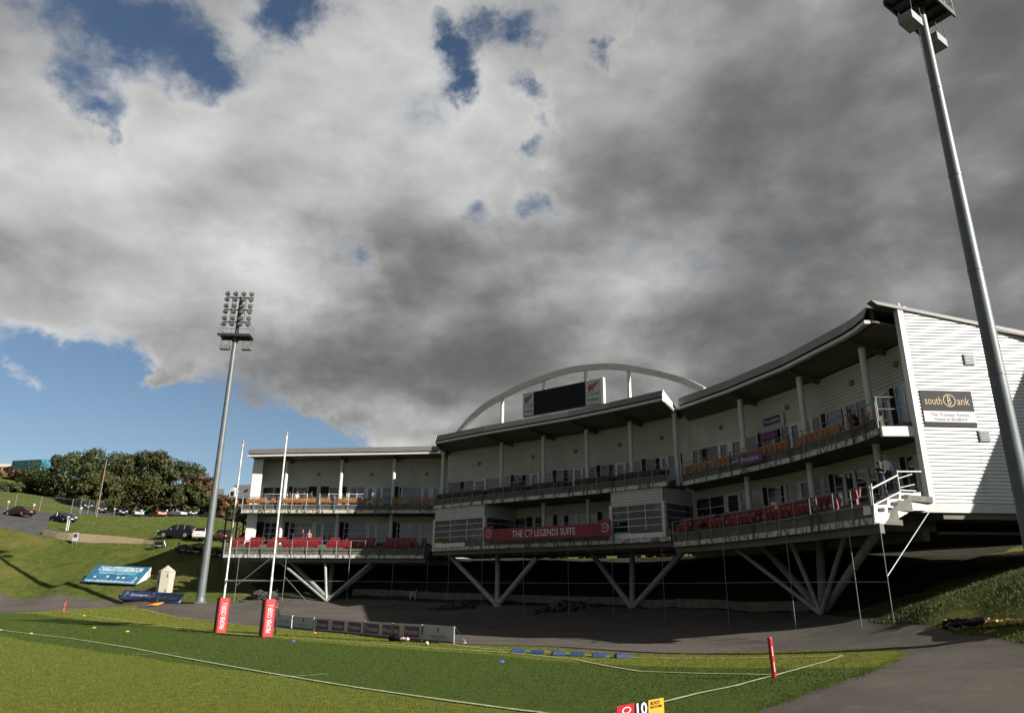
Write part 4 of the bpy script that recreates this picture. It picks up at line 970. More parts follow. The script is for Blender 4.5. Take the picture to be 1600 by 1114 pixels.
floodlight('tall weathered steel floodlight mast at the right edge beside the white gable', 'floodlight masts', rbase, d15.z, R(35), .33, .185, .06)
lt_ = at(368, 527, 72.); floodlight('tall grey floodlight mast left of the grandstand, its whole lamp head against the cloud', 'floodlight masts', (lt_.x, lt_.y, Z(lt_.x, lt_.y)), lt_.z, R(4), .38, .22)

# ------------------------------------------------------------------ rugby posts, corner posts, training gear
def pad(px, py, Y, t, cx, cy, z):
    pass
def goal():
    n2 = hit(415, 995); f2 = hit(343, 988.5); dv = Vector((f2.x-n2.x, f2.y-n2.y)).normalized(); 
    t = thing('rugby_posts', 'pair of tall white rugby posts joined by a crossbar on the try line', 'goal posts', (n2.x, n2.y, n2.z))
    for q, top in ((n2, 11.8), (f2, 11.95)):
        MB().tube((q.x, q.y, q.z), (q.x, q.y, 3.1), .062, .062, 12).build('post', postw, t, smooth=True)
        mb = MB(); mb.tube((q.x, q.y, 3.1), (q.x, q.y, top-.25), .058, .05, 12); mb.tube((q.x, q.y, 3.0), (q.x, q.y, 3.2), .08, .08, 12); mb.build('upright', postw, t, smooth=True)
        MB().lathe((q.x, q.y, top-.25), [(.055, 0), (.07, .05), (.06, .2), (.02, .27)], 10).build('cap', mat('post cap', (.45, .2, .15), .5), t)
    MB().tube((n2.x, n2.y, 3.02), (f2.x, f2.y, 3.04), .05, .05, 10).build('crossbar', mat('crossbar grey', (.5, .5, .48), .4), t, smooth=True)
    a = math.atan2(dv.y, dv.x); 
    for q, nm in ((n2, 'red padding round the near rugby post, white lettering, a player behind it'), (f2, 'red padding round the far rugby post with white upright lettering')):
        rz = R(36); w = .62; hgt = 1.98; c = math.cos(rz); s = math.sin(rz)
        p = thing('post_pad', nm, 'post pad', (q.x, q.y, q.z), 'red pads round the rugby posts')
        Ux = Vector((c, s, 0)); Vy = Vector((-s, c, 0)); b = MB(); pts = []
        bev = .05; ring_ = [(-w/2+bev, -w/2), (w/2-bev, -w/2), (w/2, -w/2+bev), (w/2, w/2-bev), (w/2-bev, w/2), (-w/2+bev, w/2), (-w/2, w/2-bev), (-w/2, -w/2+bev)]
        b.prism([q+Ux*x+Vy*y+Vector((0, 0, .02)) for x, y in ring_], (0, 0, hgt)); b.build('pad_body', redp, p)
        b = MB(); b.prism([q+Ux*x*.92+Vy*y*.92+Vector((0, 0, .02+hgt)) for x, y in ring_], (0, 0, .03)); b.build('pad_top', redp, p)
        MB().hexa([q+Ux*x+Vy*y+Vector((0, 0, z)) for z in (.1, hgt) for x, y in ((-w/2-.012, -w/2+.06), (-w/2, -w/2+.06), (-w/2, w/2-.06), (-w/2-.012, w/2-.06))]).build('pad_side_shade', mat('dark maroon', (.06, .012, .015), .6), p)  # dark sheet paints shade onto the pad's left, sunless face
        O = q+Ux*(-w/2)+Vy*(-w/2)+Vector((0, 0, .02)); N_ = -Vy
        # lettering runs upwards: baseline along +z
        text('PROPER CIDER', .22, -.45, 1.58, -.18, O, Vector((0, 0, 1)), -Ux, N_, whitet, p, bold=.0, lift=.006)
        MB().hexa([O+Ux*x+Vector((0, 0, z))+N_*l for z in (1.66, 1.685) for x, l in ((.2, .006), (.5, .006), (.5, 0), (.2, 0))]).build('printed_line', whitet, p)
goal()
def corner_post(px, py, h, lean, label):
    q = hit(px, py); t = thing('corner_post', label, 'corner post', tuple(q), 'red corner posts on the try line')
    top = q+Vector((lean, 0, h)); MB().tube(q, top, .064, .064, 14).build('padded_pole', redp, t, smooth=True)
    MB().lathe(top, [(.064, 0), (.05, .03), (.02, .05)], 14).build('cap', redp, t)
    for a, b in ((.15, .40), (.55, .80)):
        mb = MB(); p0, p1 = q.lerp(top, a), q.lerp(top, b)
        for k in range(2): 
            t0, t1 = R(-84+k*8), R(-84+(k+1)*8); mb.quad(p0+Vector((.066*math.cos(t0), .066*math.sin(t0), 0)), p0+Vector((.066*math.cos(t1), .066*math.sin(t1), 0)), p1+Vector((.066*math.cos(t1), .066*math.sin(t1), 0)), p1+Vector((.066*math.cos(t0), .066*math.sin(t0), 0)))
        mb.build('white_print', whitet, t)
corner_post(1210, 1058, .98, -.03, 'leaning red padded corner post on the near right corner of the try line')
corner_post(99, 957, 1.05, .03, 'red padded corner post far away at the left end of the try line')
def ad_boards():
    top = [(429, 961.5), (455, 963), (457, 963.2), (489, 967), (491, 967.2), (568, 972.5), (569, 972.7), (612, 976), (613, 976), (658, 979), (660, 979), (709, 981.5)]
    bot = [(429, 978), (455, 981), (457, 981.5), (489, 985), (491, 985.2), (568, 992.5), (569, 992.6), (612, 997), (613, 997), (658, 1001), (660, 1001), (709, 1006)]
    labs = ['white advertising board half hidden behind the near rugby post', 'plain white advertising board with a small grey emblem, second in the row', 'widest advertising board, three purple panels, third from the near rugby post', 'advertising board with one and a half purple panels, fourth in the row', 'advertising board with half a panel and a full purple panel, fifth in the row', 'white advertising board with a small crest at the open right end of the row']
    Ys = [53.5, 51.9, 51.8, 49.3, 49.2, 45.0, 44.9, 42.6, 42.5, 40.6, 40.5, 38.6]
    for k in range(6):
        i = 2*k; A = hit(*bot[i]); B_ = hit(*bot[i+1]); h = .80; A.z += .02; B_.z += .02; zt = (A.z+B_.z)/2
        o, O, U, V, n, L, Hh = board('advertising_board', labs[k], 'advert board', A+Vector((0, 0, h)), B_+Vector((0, 0, h)), A, .04, boardw, 'advertising boards behind the dead ball line')
        if n.y > 0: pass
        MB().hexa([O+U*u+V*v+n*w for v in (-.02, .07) for u, w in ((0, .012), (L, .012), (L, 0), (0, 0))]).build('bottom_strip', greyt, o)
        for u in (.02, L-.05):
            MB().hexa([O+U*(u+a)+V*v+n*w for v in (0, Hh+.02) for a, w in ((0, .02), (.04, .02), (.04, 0), (0, 0))]).build('edge_post', galv, o)
            st_ = MB(); st_.tube(O+U*u+V*Hh-n*.05, O+U*u-n*.75, .018, n=5); st_.tube(O+U*u-n*.75, O+U*u-n*.05, .018, n=5); st_.build('stay', whitep, o)
        def prov(u0, u1, cut0=False, cut1=False):
            rrect(MB(), O, U, V, n, u0, Hh*.16, u1, Hh*.86, .1, .003).build('purple_panel', purple, o)
            text('Provident', u0+(u1-u0)*.08, Hh*.34, u1-(u1-u0)*.08, Hh*.66, O, U, V, n, whitet, o, lift=.012)
        if k == 2:
            for j in range(3): prov(L*(.04+.325*j), L*(.29+.325*j))
        elif k == 3:
            prov(L*.04, L*.54); rrect(MB(), O, U, V, n, L*.66, Hh*.16, L*.985, Hh*.86, .06, .003).build('purple_panel', purple, o); text('Provi', L*.71, Hh*.34, L*.975, Hh*.66, O, U, V, n, whitet, o)
        elif k == 4:
            rrect(MB(), O, U, V, n, L*.02, Hh*.16, L*.24, Hh*.86, .06, .003).build('purple_panel', purple, o); text('dent', L*.03, Hh*.34, L*.21, Hh*.66, O, U, V, n, whitet, o); prov(L*.42, L*.93)
        elif k == 0: text('.co.uk', L*.2, Hh*.4, L*.85, Hh*.62, O, U, V, n, greyt, o)
        else:
            mb = MB(); mb.prism([O+U*(L*.5+x)+V*(Hh*.7+y)+n*.004 for x, y in ((-.1, .12), (.1, .12), (.1, -.02), (0, -.14), (-.1, -.02))], n*.004); mb.build('crest', greyt, o)
            text('South Street Motors' if k == 5 else 'Supporters Club', L*.25, Hh*.28, L*.78, Hh*.42, O, U, V, n, greyt, o)
            text('www', L*.4, Hh*.16, L*.6, Hh*.22, O, U, V, n, greyt, o)
ad_boards()
blue = mat('blue foam', (.015, .06, .21), .6, var=.2, vs=3)
for k, (px, py) in enumerate([(810, 1019.5), (840, 1021.5), (873, 1023.5), (902, 1025), (936, 1027), (972, 1027.8)]):
    q = hit(px, py); lab = ['leftmost', 'second from the left', 'third from the left', 'third from the right', 'second from the right', 'rightmost'][k]
    t = thing('tackle_shield', f'flat blue tackle shield on the dead ball line, {lab} of the six', 'tackle shield', tuple(q), 'blue tackle shields lying on the dead ball line')
    a = R([4, -6, 8, -3, 2, 10][k]); 
    b = MB(); b.box(q+Vector((0, 0, .085)), (.56, .36, .12), a); b.build('foam_block', blue, t)
    b = MB(); b.box(q+Vector((0, 0, .155)), (.12, .2, .03), a); b.box(q+Vector((-.2, .0, .155)), (.03, .3, .02), a); b.build('handle', navy, t)
ballm = mat('ball leather', (.68, .62, .56), .5, var=.1, vs=9)
def ball(px, py, label):
    q = hit(px, py); t = thing('rugby_ball', label, 'ball', tuple(q), 'rugby balls by the advertising boards'); prof = [(.001, -.15), (.05, -.13), (.085, -.06), (.095, 0), (.085, .06), (.05, .13), (.001, .15)]
    Mx = Matrix.Rotation(R(90), 3, 'Y') if px != 667 else Matrix.Rotation(R(60), 3, 'X')
    MB().lathe(q+Vector((0, 0, .11)), prof, 14, Mx).build('ball_skin', ballm, t, smooth=True)
    MB().lathe(q+Vector((0, 0, .11)), [(.0955, -.02), (.0955, .02)], 14, Mx).build('stripe', redp, t, smooth=True)
ball(623, 1001, 'leftmost of the three rugby balls beside the kit bag'); ball(629, 1001.3, 'middle one of the three rugby balls beside the kit bag'); ball(635.5, 1001.6, 'rightmost of the three rugby balls beside the kit bag'); ball(667, 1009, 'lone rugby ball lying on the grass away from the kit bag')
q = hit(617, 1001.5); t = thing('kit_bag', 'black kit bag on the grass in front of the purple boards', 'bag', tuple(q)); b = MB(); b.lathe(q+Vector((0, .1, .14)), [(.02, -.36), (.12, -.34), (.14, 0), (.12, .34), (.02, .36)], 10, Matrix.Rotation(R(90), 3, 'Y')); b.build('bag_body', black, t, smooth=True); MB().pipe([q+Vector((-.15, .1, .26)), q+Vector((-.08, .1, .36)), q+Vector((.08, .1, .36)), q+Vector((.15, .1, .26))], .015, 5).build('handle', black, t)
cw = mat('yellow marker plastic', (.7, .5, .08), .5); cblue = mat('blue marker plastic', (.08, .12, .6), .5); cora = mat('orange marker plastic', (.75, .25, .08), .5)
for k, (px, py, m, lab) in enumerate([(131, 962, cw, 'yellow marker disc on the far try line'), (147, 981, cw, 'yellow marker disc, left one of the pair on the dark turf'), (199, 987, cw, 'yellow marker disc, right one of the pair on the dark turf'), (275, 981, cw, 'yellow marker disc just left of the far red post pad'), (48, 990.5, cw, 'yellow marker disc on the ten metre line at the left'), (0.5, 985, cw, 'yellow marker disc at the left edge on the ten metre line'), (492, 989, cora, 'orange marker disc in front of the widest advertising board'), (458, 1002, cblue, 'blue marker disc right of the near red post pad'), (784, 1034.5, cblue, 'blue marker disc on the try line below the blue shields')]):
    q = hit(px, py); t = MB().lathe(q, [(.13, 0), (.13, .012), (.05, .075), (.035, .075)], 14).build('marker_disc', m, None, smooth=True, org=tuple(q)); tag(t, lab, 'marker disc', 'training marker discs on the turf')
# ten metre touchline marker lying against the near touchline
def marker():
    TL, TR = hit(958, 1110), hit(1033, 1097.5); BLp = hit(972, 1124)
    TR.z += .02; TL.z += .02; U = (TR-TL); L = U.length; U.normalize(); back = Vector((-U.y, U.x, 0)); V = (back*.35+Vector((0, 0, .75))).normalized(); V = (Vector((.12, .62, .22))).normalized()
    L = 1.5; O = TR-U*L-V*.62+Vector((0, 0, .24)); O += Vector((-.24, -1.55, -.0)); O.z = Z(O.x, O.y)+.02; n = U.cross(V).normalized(); Hh = .66
    t = thing('distance_marker', 'low red black and yellow touchline marker reading 10 at the bottom edge', 'marker', tuple(O))
    for u0, u1, m, nm in ((0, L*.36, redp, 'red_panel'), (L*.362, L*.66, blk, 'black_panel'), (L*.662, L, yellow, 'yellow_panel')):
        MB().hexa([O+U*u+V*v+n*w for v in (0, Hh) for u, w in ((u0, 0), (u1, 0), (u1, -.12), (u0, -.12))]).build(nm, m, t)
    text('10', L*.40, Hh*.12, L*.63, Hh*.92, O, U, V, n, whitet, t, shear=-.1, bold=.02)
    ring(MB(), O, U, V, n, L*.2, Hh*.62, .12, .035, .006).build('round_emblem', whitet, t)
    text('BOOT', L*.71, Hh*.62, L*.92, Hh*.86, O, U, V, n, mat('brown print', (.12, .04, .02), .5), t, bold=.02); text('ROOM', L*.71, Hh*.40, L*.95, Hh*.58, O, U, V, n, MT['brown print'], t, bold=.02)
marker()

# ------------------------------------------------------------------ vegetation
def leafmat(name, a, b, c):
    m = bpy.data.materials.new(name); m.use_nodes = True; T = m.node_tree; bs = T.nodes['Principled BSDF']; bs.inputs['Roughness'].default_value = .6; bs.inputs['Specular IOR Level'].default_value = .25
    V = N(T, 'ShaderNodeNewGeometry').outputs['Position']; cur = tuple(a)+(1,)
    for c_, s, lo, hi in ((b, .35, .42, .6), (c, 1.3, .52, .68)):
        n = N(T, 'ShaderNodeTexNoise', {'Vector': V, 'Scale': s, 'Detail': 5}); f = smooth(T, n.outputs['Fac'], lo, hi)
        cur = N(T, 'ShaderNodeMix', {'Factor': f, 6: cur, 7: tuple(c_)+(1,)}, data_type='RGBA').outputs[2]
    T.links.new(cur, bs.inputs['Base Color']); return m
leafA = leafmat('autumn green leaves', (.024, .034, .007), (.036, .036, .008), (.055, .038, .011))
leafB = leafmat('deep green leaves', (.018, .028, .007), (.028, .036, .008), (.036, .034, .010))
leafR = leafmat('rusty leaves', (.055, .032, .012), (.036, .028, .010), (.075, .042, .015))
bark = mat('bark', (.12, .09, .06), .9, var=.4, vs=2, bump=.5)
def tree_mesh(h, w, m, nclump, nleaf, seed, trunk=True, low=.22, size=.42):
    rg = np.random.RandomState(seed); vs = []; fs = []
    cl = []
    for k in range(nclump):
        u = rg.rand(); th = rg.rand()*2*math.pi; zc = low+(1-low-.08)*u
        env = math.sin(math.pi*min(1, max(.12, (zc-low*.6)/(1.0-low*.6))))**.55
        r = w/2*env*math.sqrt(rg.rand())*.92; cl.append((r*math.cos(th), r*math.sin(th), zc*h, (.09+.09*rg.rand())*h*(.6+.4*w/h)))
    for (cx, cy, cz, cr) in cl:
        n = nleaf; d = rg.normal(size=(n, 3)); d /= np.linalg.norm(d, axis=1)[:, None]; rr = cr*(.55+.5*rg.rand(n))[:, None]*np.array([1, 1, .78]); p = np.array([cx, cy, cz])+d*rr
        a = rg.normal(size=(n, 3)); a /= np.linalg.norm(a, axis=1)[:, None]; b = np.cross(a, d); b /= np.linalg.norm(b, axis=1)[:, None]+1e-6
        s = size*(.5+.8*rg.rand(n))[:, None]
        for i in range(n):
            o = len(vs); vs += [tuple(p[i]-a[i]*s[i]*.5), tuple(p[i]+b[i]*s[i]*.32), tuple(p[i]+a[i]*s[i]*.5), tuple(p[i]-b[i]*s[i]*.32)]; fs.append((o, o+1, o+2, o+3))
    return vs, fs, cl
def tree(name, label, cat, group, base, h, w, m, seed, nclump=34, nleaf=150, low=.22, size=.5):
    t = thing(name, label, cat, tuple(base), group); vs, fs, cl = tree_mesh(h, w, m, nclump, nleaf, seed, low=low, size=size)
    me = bpy.data.meshes.new('crown'); me.from_pydata(vs, [], fs); me.materials.append(m); o = bpy.data.objects.new('crown', me); C.objects.link(o); o.parent = t
    mb = MB(); rg = random.Random(seed); B = Vector(base); r0 = h*.022
    fork = B+Vector((0, 0, h*low*.9)); mb.tube(B-Vector((0, 0, .3)), fork, r0*1.3, r0, 8)
    for c in sorted(cl, key=lambda c: rg.random())[:7]:
        e = B+Vector(c[:3]); mid = fork.lerp(e, .5)+Vector((0, 0, -h*.03)); mb.tube(fork, mid, r0*.6, r0*.4, 6); mb.tube(mid, e, r0*.4, r0*.12, 6)
    mb.build('trunk', bark, t, smooth=True); return t
TR_ = [(75, 735, 158, 50, leafB, 'small dark tree at the left end of the wood below the blue building'), (130, 702, 160, 88, leafB, 'tallest dark green tree in the wood, left of the street lamp'), (185, 712, 166, 70, leafA, 'dark tree in the wood right behind the street lamp'), (232, 708, 160, 78, leafA, 'broad olive green tree in the middle of the wood'),
       (278, 722, 164, 66, leafB, 'rounded green tree on the right side of the wood'), (318, 745, 160, 44, leafR, 'rusty brown tree at the right end of the wood next to the floodlight mast'), (100, 748, 168, 40, leafR, 'brown tinged tree between the tall tree and the left end of the wood'), (160, 740, 150, 50, leafA, 'mid height tree standing in front of the wood beside the lamp pole'), (300, 758, 152, 42, leafA, 'lower green tree in front of the rusty tree'), (205, 735, 172, 60, leafB, 'dark tree deep in the wood behind the car park')]
for k, (px, py, Y, wpx, m, lab) in enumerate(TR_):
    top = at(px, py, Y); z = Z(top.x, top.y); w = wpx/F*Y*1.05; tree('broadleaf_tree', lab, 'tree', 'trees of the wood beyond the car park', (top.x, top.y, z), (top.z-z)*1.02, w*1.5, m, 40+k, nclump=62, nleaf=210, low=.12, size=.58)
for k, (px, py, Y, wpx, m, lab) in enumerate([(20, 752, 176, 70, leafR, 'brown scrub bush on the hillside at the left edge'), (60, 768, 165, 60, leafB, 'dark green bush on the slope below the blue building'), (8, 778, 150, 50, leafA, 'olive bush at the left edge above the fence'), (350, 775, 150, 34, leafR, 'rusty bush below the grey roofed house'), (372, 785, 145, 30, leafA, 'green yellow bush just left of the grandstand corner'), (110, 785, 150, 55, leafB, 'low dark bush under the wood behind the parked cars'), (340, 790, 155, 40, leafB, 'low green bush behind the cars right of the floodlight mast'), (250, 792, 158, 70, leafB, 'wide low dark bush under the middle of the wood'), (185, 790, 158, 60, leafB, 'low bush in shade behind the orange car')]):
    top = at(px, py, Y); z = Z(top.x, top.y); w = wpx/F*Y*1.1; tree('hillside_bush', lab, 'bush', 'bushes on the hillside', (top.x, top.y, z-.3), max(2.2, top.z-z+.3), w, m, 90+k, nclump=22, nleaf=130, low=.1, size=.55)
def tufts(name, n, region, hgt, m, seed, lean=.5, px=None):
    rg = np.random.RandomState(seed); P = region(rg, n); z = Zs(P); vs = []; fs = []
    ang = rg.rand(len(P))*math.pi*2; hh = hgt*(.4+rg.rand(len(P))); wd = hgt*.10*(.6+rg.rand(len(P))); lx = rg.normal(size=(len(P), 2))*lean
    for i in range(len(P)):
        x, y = P[i]; c, s = math.cos(ang[i])*wd[i], math.sin(ang[i])*wd[i]; o = len(vs)
        vs += [(x-c, y-s, z[i]-.05), (x+c, y+s, z[i]-.05), (x+lx[i, 0]*hh[i], y+lx[i, 1]*hh[i], z[i]+hh[i])]; fs.append((o, o+1, o+2))
    me = bpy.data.meshes.new(name); me.from_pydata(vs, [], fs); me.materials.append(m); o = bpy.data.objects.new(name, me); C.objects.link(o); o['kind'] = 'stuff'; tag(o, 'rough grass blades covering the banks', 'grass')
blade = leafmat('grass blades', (.040, .066, .009), (.058, .075, .012), (.095, .080, .026))
def reg_right(rg, n):
    P = np.stack([12+rg.rand(n*2)*20, 20+rg.rand(n*2)*20], 1); k = ~inside(P, track_out); P = P[k]; cl = np.sin(P[:, 0]*1.7)+np.sin(P[:, 1]*2.1+P[:, 0]); return P[(cl > -1.2)][:n]
def reg_left(rg, n):
    u = rg.rand(n*2)**.8; Y = 78+u*75; px = -20+rg.rand(n*2)*420; x = (px-800)/F*Y/1.0*1.02; P = np.stack([x, Y], 1); k = ~(inside(P, track_out) | inside(P, road_poly) | inside(P, park_poly)); return P[k][:n]
tufts('grass_tufts', 60000, reg_right, .10, blade, 3)
tufts('grass_tufts', 90000, reg_left, .16, blade, 4)

def turf():
    rg = np.random.RandomState(8); n = 330000; u = rg.rand(n); Y = 15+62*u**1.9; px = -60+rg.rand(n)*1560; x = (px-800)/F*Y*1.03
    P = np.stack([x, Y], 1); P = P[inside(P, pitch_poly)]; k = len(P); z = Zs(P); h = (.012+.018*rg.rand(k))*(1+.9*(P[:, 1]-15)/38); w = .011*(1+1.6*(P[:, 1]-15)/38)*(.6+rg.rand(k)); a = rg.rand(k)*math.pi
    c, s = np.cos(a)*w, np.sin(a)*w; l = rg.normal(size=(k, 2))*.4*h[:, None]; V = np.empty((k, 3, 3))
    V[:, 0] = np.stack([P[:, 0]-c, P[:, 1]-s, z-.01], 1); V[:, 1] = np.stack([P[:, 0]+c, P[:, 1]+s, z-.01], 1); V[:, 2] = np.stack([P[:, 0]+l[:, 0], P[:, 1]+l[:, 1], z+h], 1)
    me = bpy.data.meshes.new('turf_blades'); me.vertices.add(k*3); me.vertices.foreach_set('co', V.ravel()); me.loops.add(k*3); me.loops.foreach_set('vertex_index', np.arange(k*3)); me.polygons.add(k); me.polygons.foreach_set('loop_start', np.arange(k)*3); me.polygons.foreach_set('loop_total', np.full(k, 3)); me.update()
    me.materials.append(m_pitch); o = bpy.data.objects.new('turf_blades', me); C.objects.link(o); o['kind'] = 'stuff'; tag(o, 'short mown grass blades of the pitch', 'grass')
turf()
def reg_edge(rg, n):
    E_ = [(p.x, p.y) for p in pitch_edge]; out = []
    seg_ = [(a, b) for a, b in zip(E_, E_[1:]) if min(a[1], b[1]) < 60]; L = np.array([math.hypot(b[0]-a[0], b[1]-a[1]) for a, b in seg_]); k = rg.choice(len(seg_), n, p=L/L.sum()); t = rg.rand(n)
    A = np.array([s_[0] for s_ in seg_])[k]; B = np.array([s_[1] for s_ in seg_])[k]; P = A+(B-A)*t[:, None]; w = np.sin(P[:, 0]*1.3)*.12+np.sin(P[:, 1]*3.1)*.08
    return P+rg.normal(size=(n, 2))*(.10+np.abs(w))[:, None]
tufts('edge_tufts', 26000, reg_edge, .055, m_pitch, 12)

# ------------------------------------------------------------------ vehicles
carglass = mat('car glass', (.01, .012, .015), .12, spec=.5)
def car(kind, paint, name, label, p, rz, scale=1., group='cars parked on the hillside'):
    """sections along the length give the body its shape; built along +x at the origin"""
    t = local(name, label, 'car', group)
    # roofline profile (x, z) lower body and glasshouse per kind
    if kind == 'suv': L, Wd, prof, gh = 4.7, 1.86, [(-2.35, .45), (-2.35, .95), (-2.28, 1.12), (-1.9, 1.16), (.85, 1.12), (2.0, 1.0), (2.3, .82), (2.35, .45)], [(-2.2, 1.12), (-2.02, 1.68), (-.2, 1.76), (.35, 1.68), (1.05, 1.12)]
    elif kind == 'hatch': L, Wd, prof, gh = 4.0, 1.7, [(-2., .35), (-2.02, .75), (-1.9, .98), (.7, .94), (1.7, .78), (1.98, .6), (2., .35)], [(-1.88, .95), (-1.55, 1.40), (-.2, 1.46), (.2, 1.40), (1.0, .93)]
    else: L, Wd, prof, gh = 4.4, 1.75, [(-2.2, .35), (-2.22, .8), (-1.95, .93), (-1.3, .95), (.8, .92), (1.8, .76), (2.18, .6), (2.2, .35)], [(-1.75, .93), (-1.05, 1.36), (-.1, 1.42), (.3, 1.36), (1.15, .92)]
    y = Wd/2; b = MB(); lo = .22 if kind != 'suv' else .32
    pr = [(prof[0][0]+.08, lo)]+prof+[(prof[-1][0]-.08, lo)]
    wr = .32 if kind != 'suv' else .38; wx = (L*.31, -L*.31)
    # outline with wheel arches
    out = list(prof); bottom = []
    for cx in wx:
        bottom.append((cx+wr+.06, lo))
        for k in range(1, 8): a = math.pi*k/8; bottom.append((cx+(wr+.06)*math.cos(a), max(lo, .0)+ (wr+.10)*math.sin(a)))
        bottom.append((cx-wr-.06, lo))
    outline = [(prof[0][0]+.06, lo)]+out+[(prof[-1][0]-.06, lo)]+bottom
    n = len(outline); vs = []
    for yy, ins in ((-y, .0), (-y+.10, 1), (y-.10, 1), (y, .0)):
        for (x, z) in outline:
            k = .035 if not ins and z > .6 else 0
            vs.append((x*(1-.02*(0 if ins else 1)), yy, z-k))
    fs = [tuple(range(n-1, -1, -1)), tuple(range(3*n, 4*n))]
    for r in range(3):
        for i in range(n): fs.append((r*n+i, r*n+(i+1) % n, (r+1)*n+(i+1) % n, (r+1)*n+i))
    b.add(vs, fs); body = b.build('body', paint, t, smooth=False)
    m_ = len(gh); g = MB(); vs = []
    for yy, top in ((-y+.06, 0), (y-.06, 0)):
        for (x, z) in gh:
            inset = .16 if z > 1.2 else 0; vs.append((x, yy+(inset if yy < 0 else -inset), z))
    g.add(vs, [tuple(range(m_-1, -1, -1)), tuple(range(m_, 2*m_))]+[(i, (i+1) % m_, (i+1) % m_+m_, i+m_) for i in range(m_)]); g.build('glasshouse', carglass, t)
    r = MB(); zt = [q for q in gh if q[1] > 1.2]; yy = y-.2
    vs = [(x, s*yy, z+.012) for s in (-1, 1) for x, z in zt]+[(x, s*yy, z-.05) for s in (-1, 1) for x, z in zt]; k = len(zt)
    r.add(vs, [(i, i+1, k+i+1, k+i) for i in range(k-1)]); 
    for s in (-1, 1):
        for q0, q1, in ((gh[0], zt[0]), (zt[-1], gh[-1])): r.tube((q0[0], s*(y-.07), q0[1]), (q1[0], s*(y-.21), q1[1]), .035, n=5)
        for x in (-.55, .45) if kind != 'suv' else (-1.2, -.25, .6): 
            zt_ = np.interp(x, [q[0] for q in gh], [q[1] for q in gh]); r.tube((x, s*(y-.055), prof[2][1]-.05), (x-.05, s*(y-.205), zt_), .03, n=5)
    r.build('roof', paint, t)
    for s in (-1, 1):
        for cx in wx:
            w = MB().lathe((cx, s*(y-.1), wr), [(wr*.6, -.1), (wr*.96, -.1), (wr, -.06), (wr, .06), (wr*.96, .1), (wr*.6, .1)], 16, Matrix.Rotation(R(90), 3, 'X')).build('wheel', tyre, t, smooth=True)
            rm = MB().lathe((cx, s*(y-.1)+s*.085, wr), [(wr*.6, -.02), (wr*.55, .02), (.05, .03)], 10, Matrix.Rotation(R(-90*s), 3, 'X')).build('rim', chrome, w)
        MB().box((L/2-.06, s*(y-.3), .68 if kind != 'suv' else .88), (.12, .36, .14)).build('headlight', mat('lamp clear', (.7, .7, .7), .1), t)
        MB().box((-L/2+.05, s*(y-.2), .78 if kind != 'suv' else 1.0), (.1, .26, .2 if kind != 'suv' else .3)).build('tail_light', mat('lamp red', (.4, .01, .01), .2), t)
        MB().box((.85, s*(y+.08), .98 if kind != 'suv' else 1.18), (.12, .18, .12)).build('wing_mirror', paint, t)
    MB().box((L/2+.01, 0, .42), (.04, .5, .11)).build('number_plate', mat('plate white', (.7, .7, .7), .5), t)
    MB().box((-L/2-.01, 0, .6), (.04, .5, .11)).build('number_plate', mat('plate yellow', (.7, .5, .05), .5), t)
    return put(t, p, rz, scale)
def paint(n, c): return mat('paint '+n, c, .25, coat=.15, spec=.35, var=.02)
pb, pw, pr_, po, pbl, pg, pp_, pm = paint('black', (.006, .006, .008)), paint('white', (.75, .75, .75)), paint('red', (.25, .02, .03)), paint('orange', (.55, .12, .03)), paint('blue', (.018, .025, .06)), paint('silver', (.42, .44, .46)), paint('dark grey', (.025, .028, .035)), paint('maroon', (.035, .010, .016))
def gpos(px, py, Y): p = at(px, py, Y); return (p.x, p.y, Z(p.x, p.y)+.02)
cars = [('sedan', pm, 'parked_car', 'dark maroon car at the far left on the road by the chain fence', (30, 804, 112), R(165)), ('sedan', pbl, 'parked_car', 'dark blue car turning on the road left of the street lamp', (100, 806, 112), R(-28)),
        ('hatch', pp_, 'parked_car', 'dark hatchback parked right beside the foot of the street lamp', (158, 803, 146), R(-60)), ('sedan', pbl, 'parked_car', 'blue car parked second to the right of the street lamp', (190, 803, 148), R(-55)), ('hatch', pg, 'parked_car', 'silver car between the blue car and the orange car', (216, 804, 149), R(-58)),
        ('hatch', po, 'parked_car', 'bright orange car parked under the wood', (250, 803, 150), R(-52)), ('sedan', pw, 'parked_car', 'white car parked right of the orange car', (278, 803, 150), R(-30)), ('hatch', pp_, 'parked_car', 'dark grey car next to the white car behind the lawn', (297, 804, 151), R(-50)),
        ('suv', pb, 'estate_car', 'long black estate car parked on the lawn beyond the motorcycles', (276, 840, 101), R(180)), ('hatch', pw, 'parked_car', 'white car seen from behind between the black estate car and the mast', (317, 841, 100), R(95)), ('hatch', pm, 'parked_car', 'dark red hatchback parked between the mast and the goal post', (347, 842, 102), R(120)),
        ('hatch', pw, 'parked_car', 'white car half hidden by the top of the floodlight mast foot, far car park', (342, 802, 152), R(-50)), ('sedan', pb, 'parked_car', 'black car at the dark left end of the car park row', (136, 803, 147), R(-60)), ('sedan', pp_, 'parked_car', 'dark car at the right end of the car park row just left of the mast', (322, 804, 151), R(-55))]
for k, p, nm, lab, (px, py, Y), rz in cars: car(k, p, nm, lab, gpos(px, py, Y), rz)
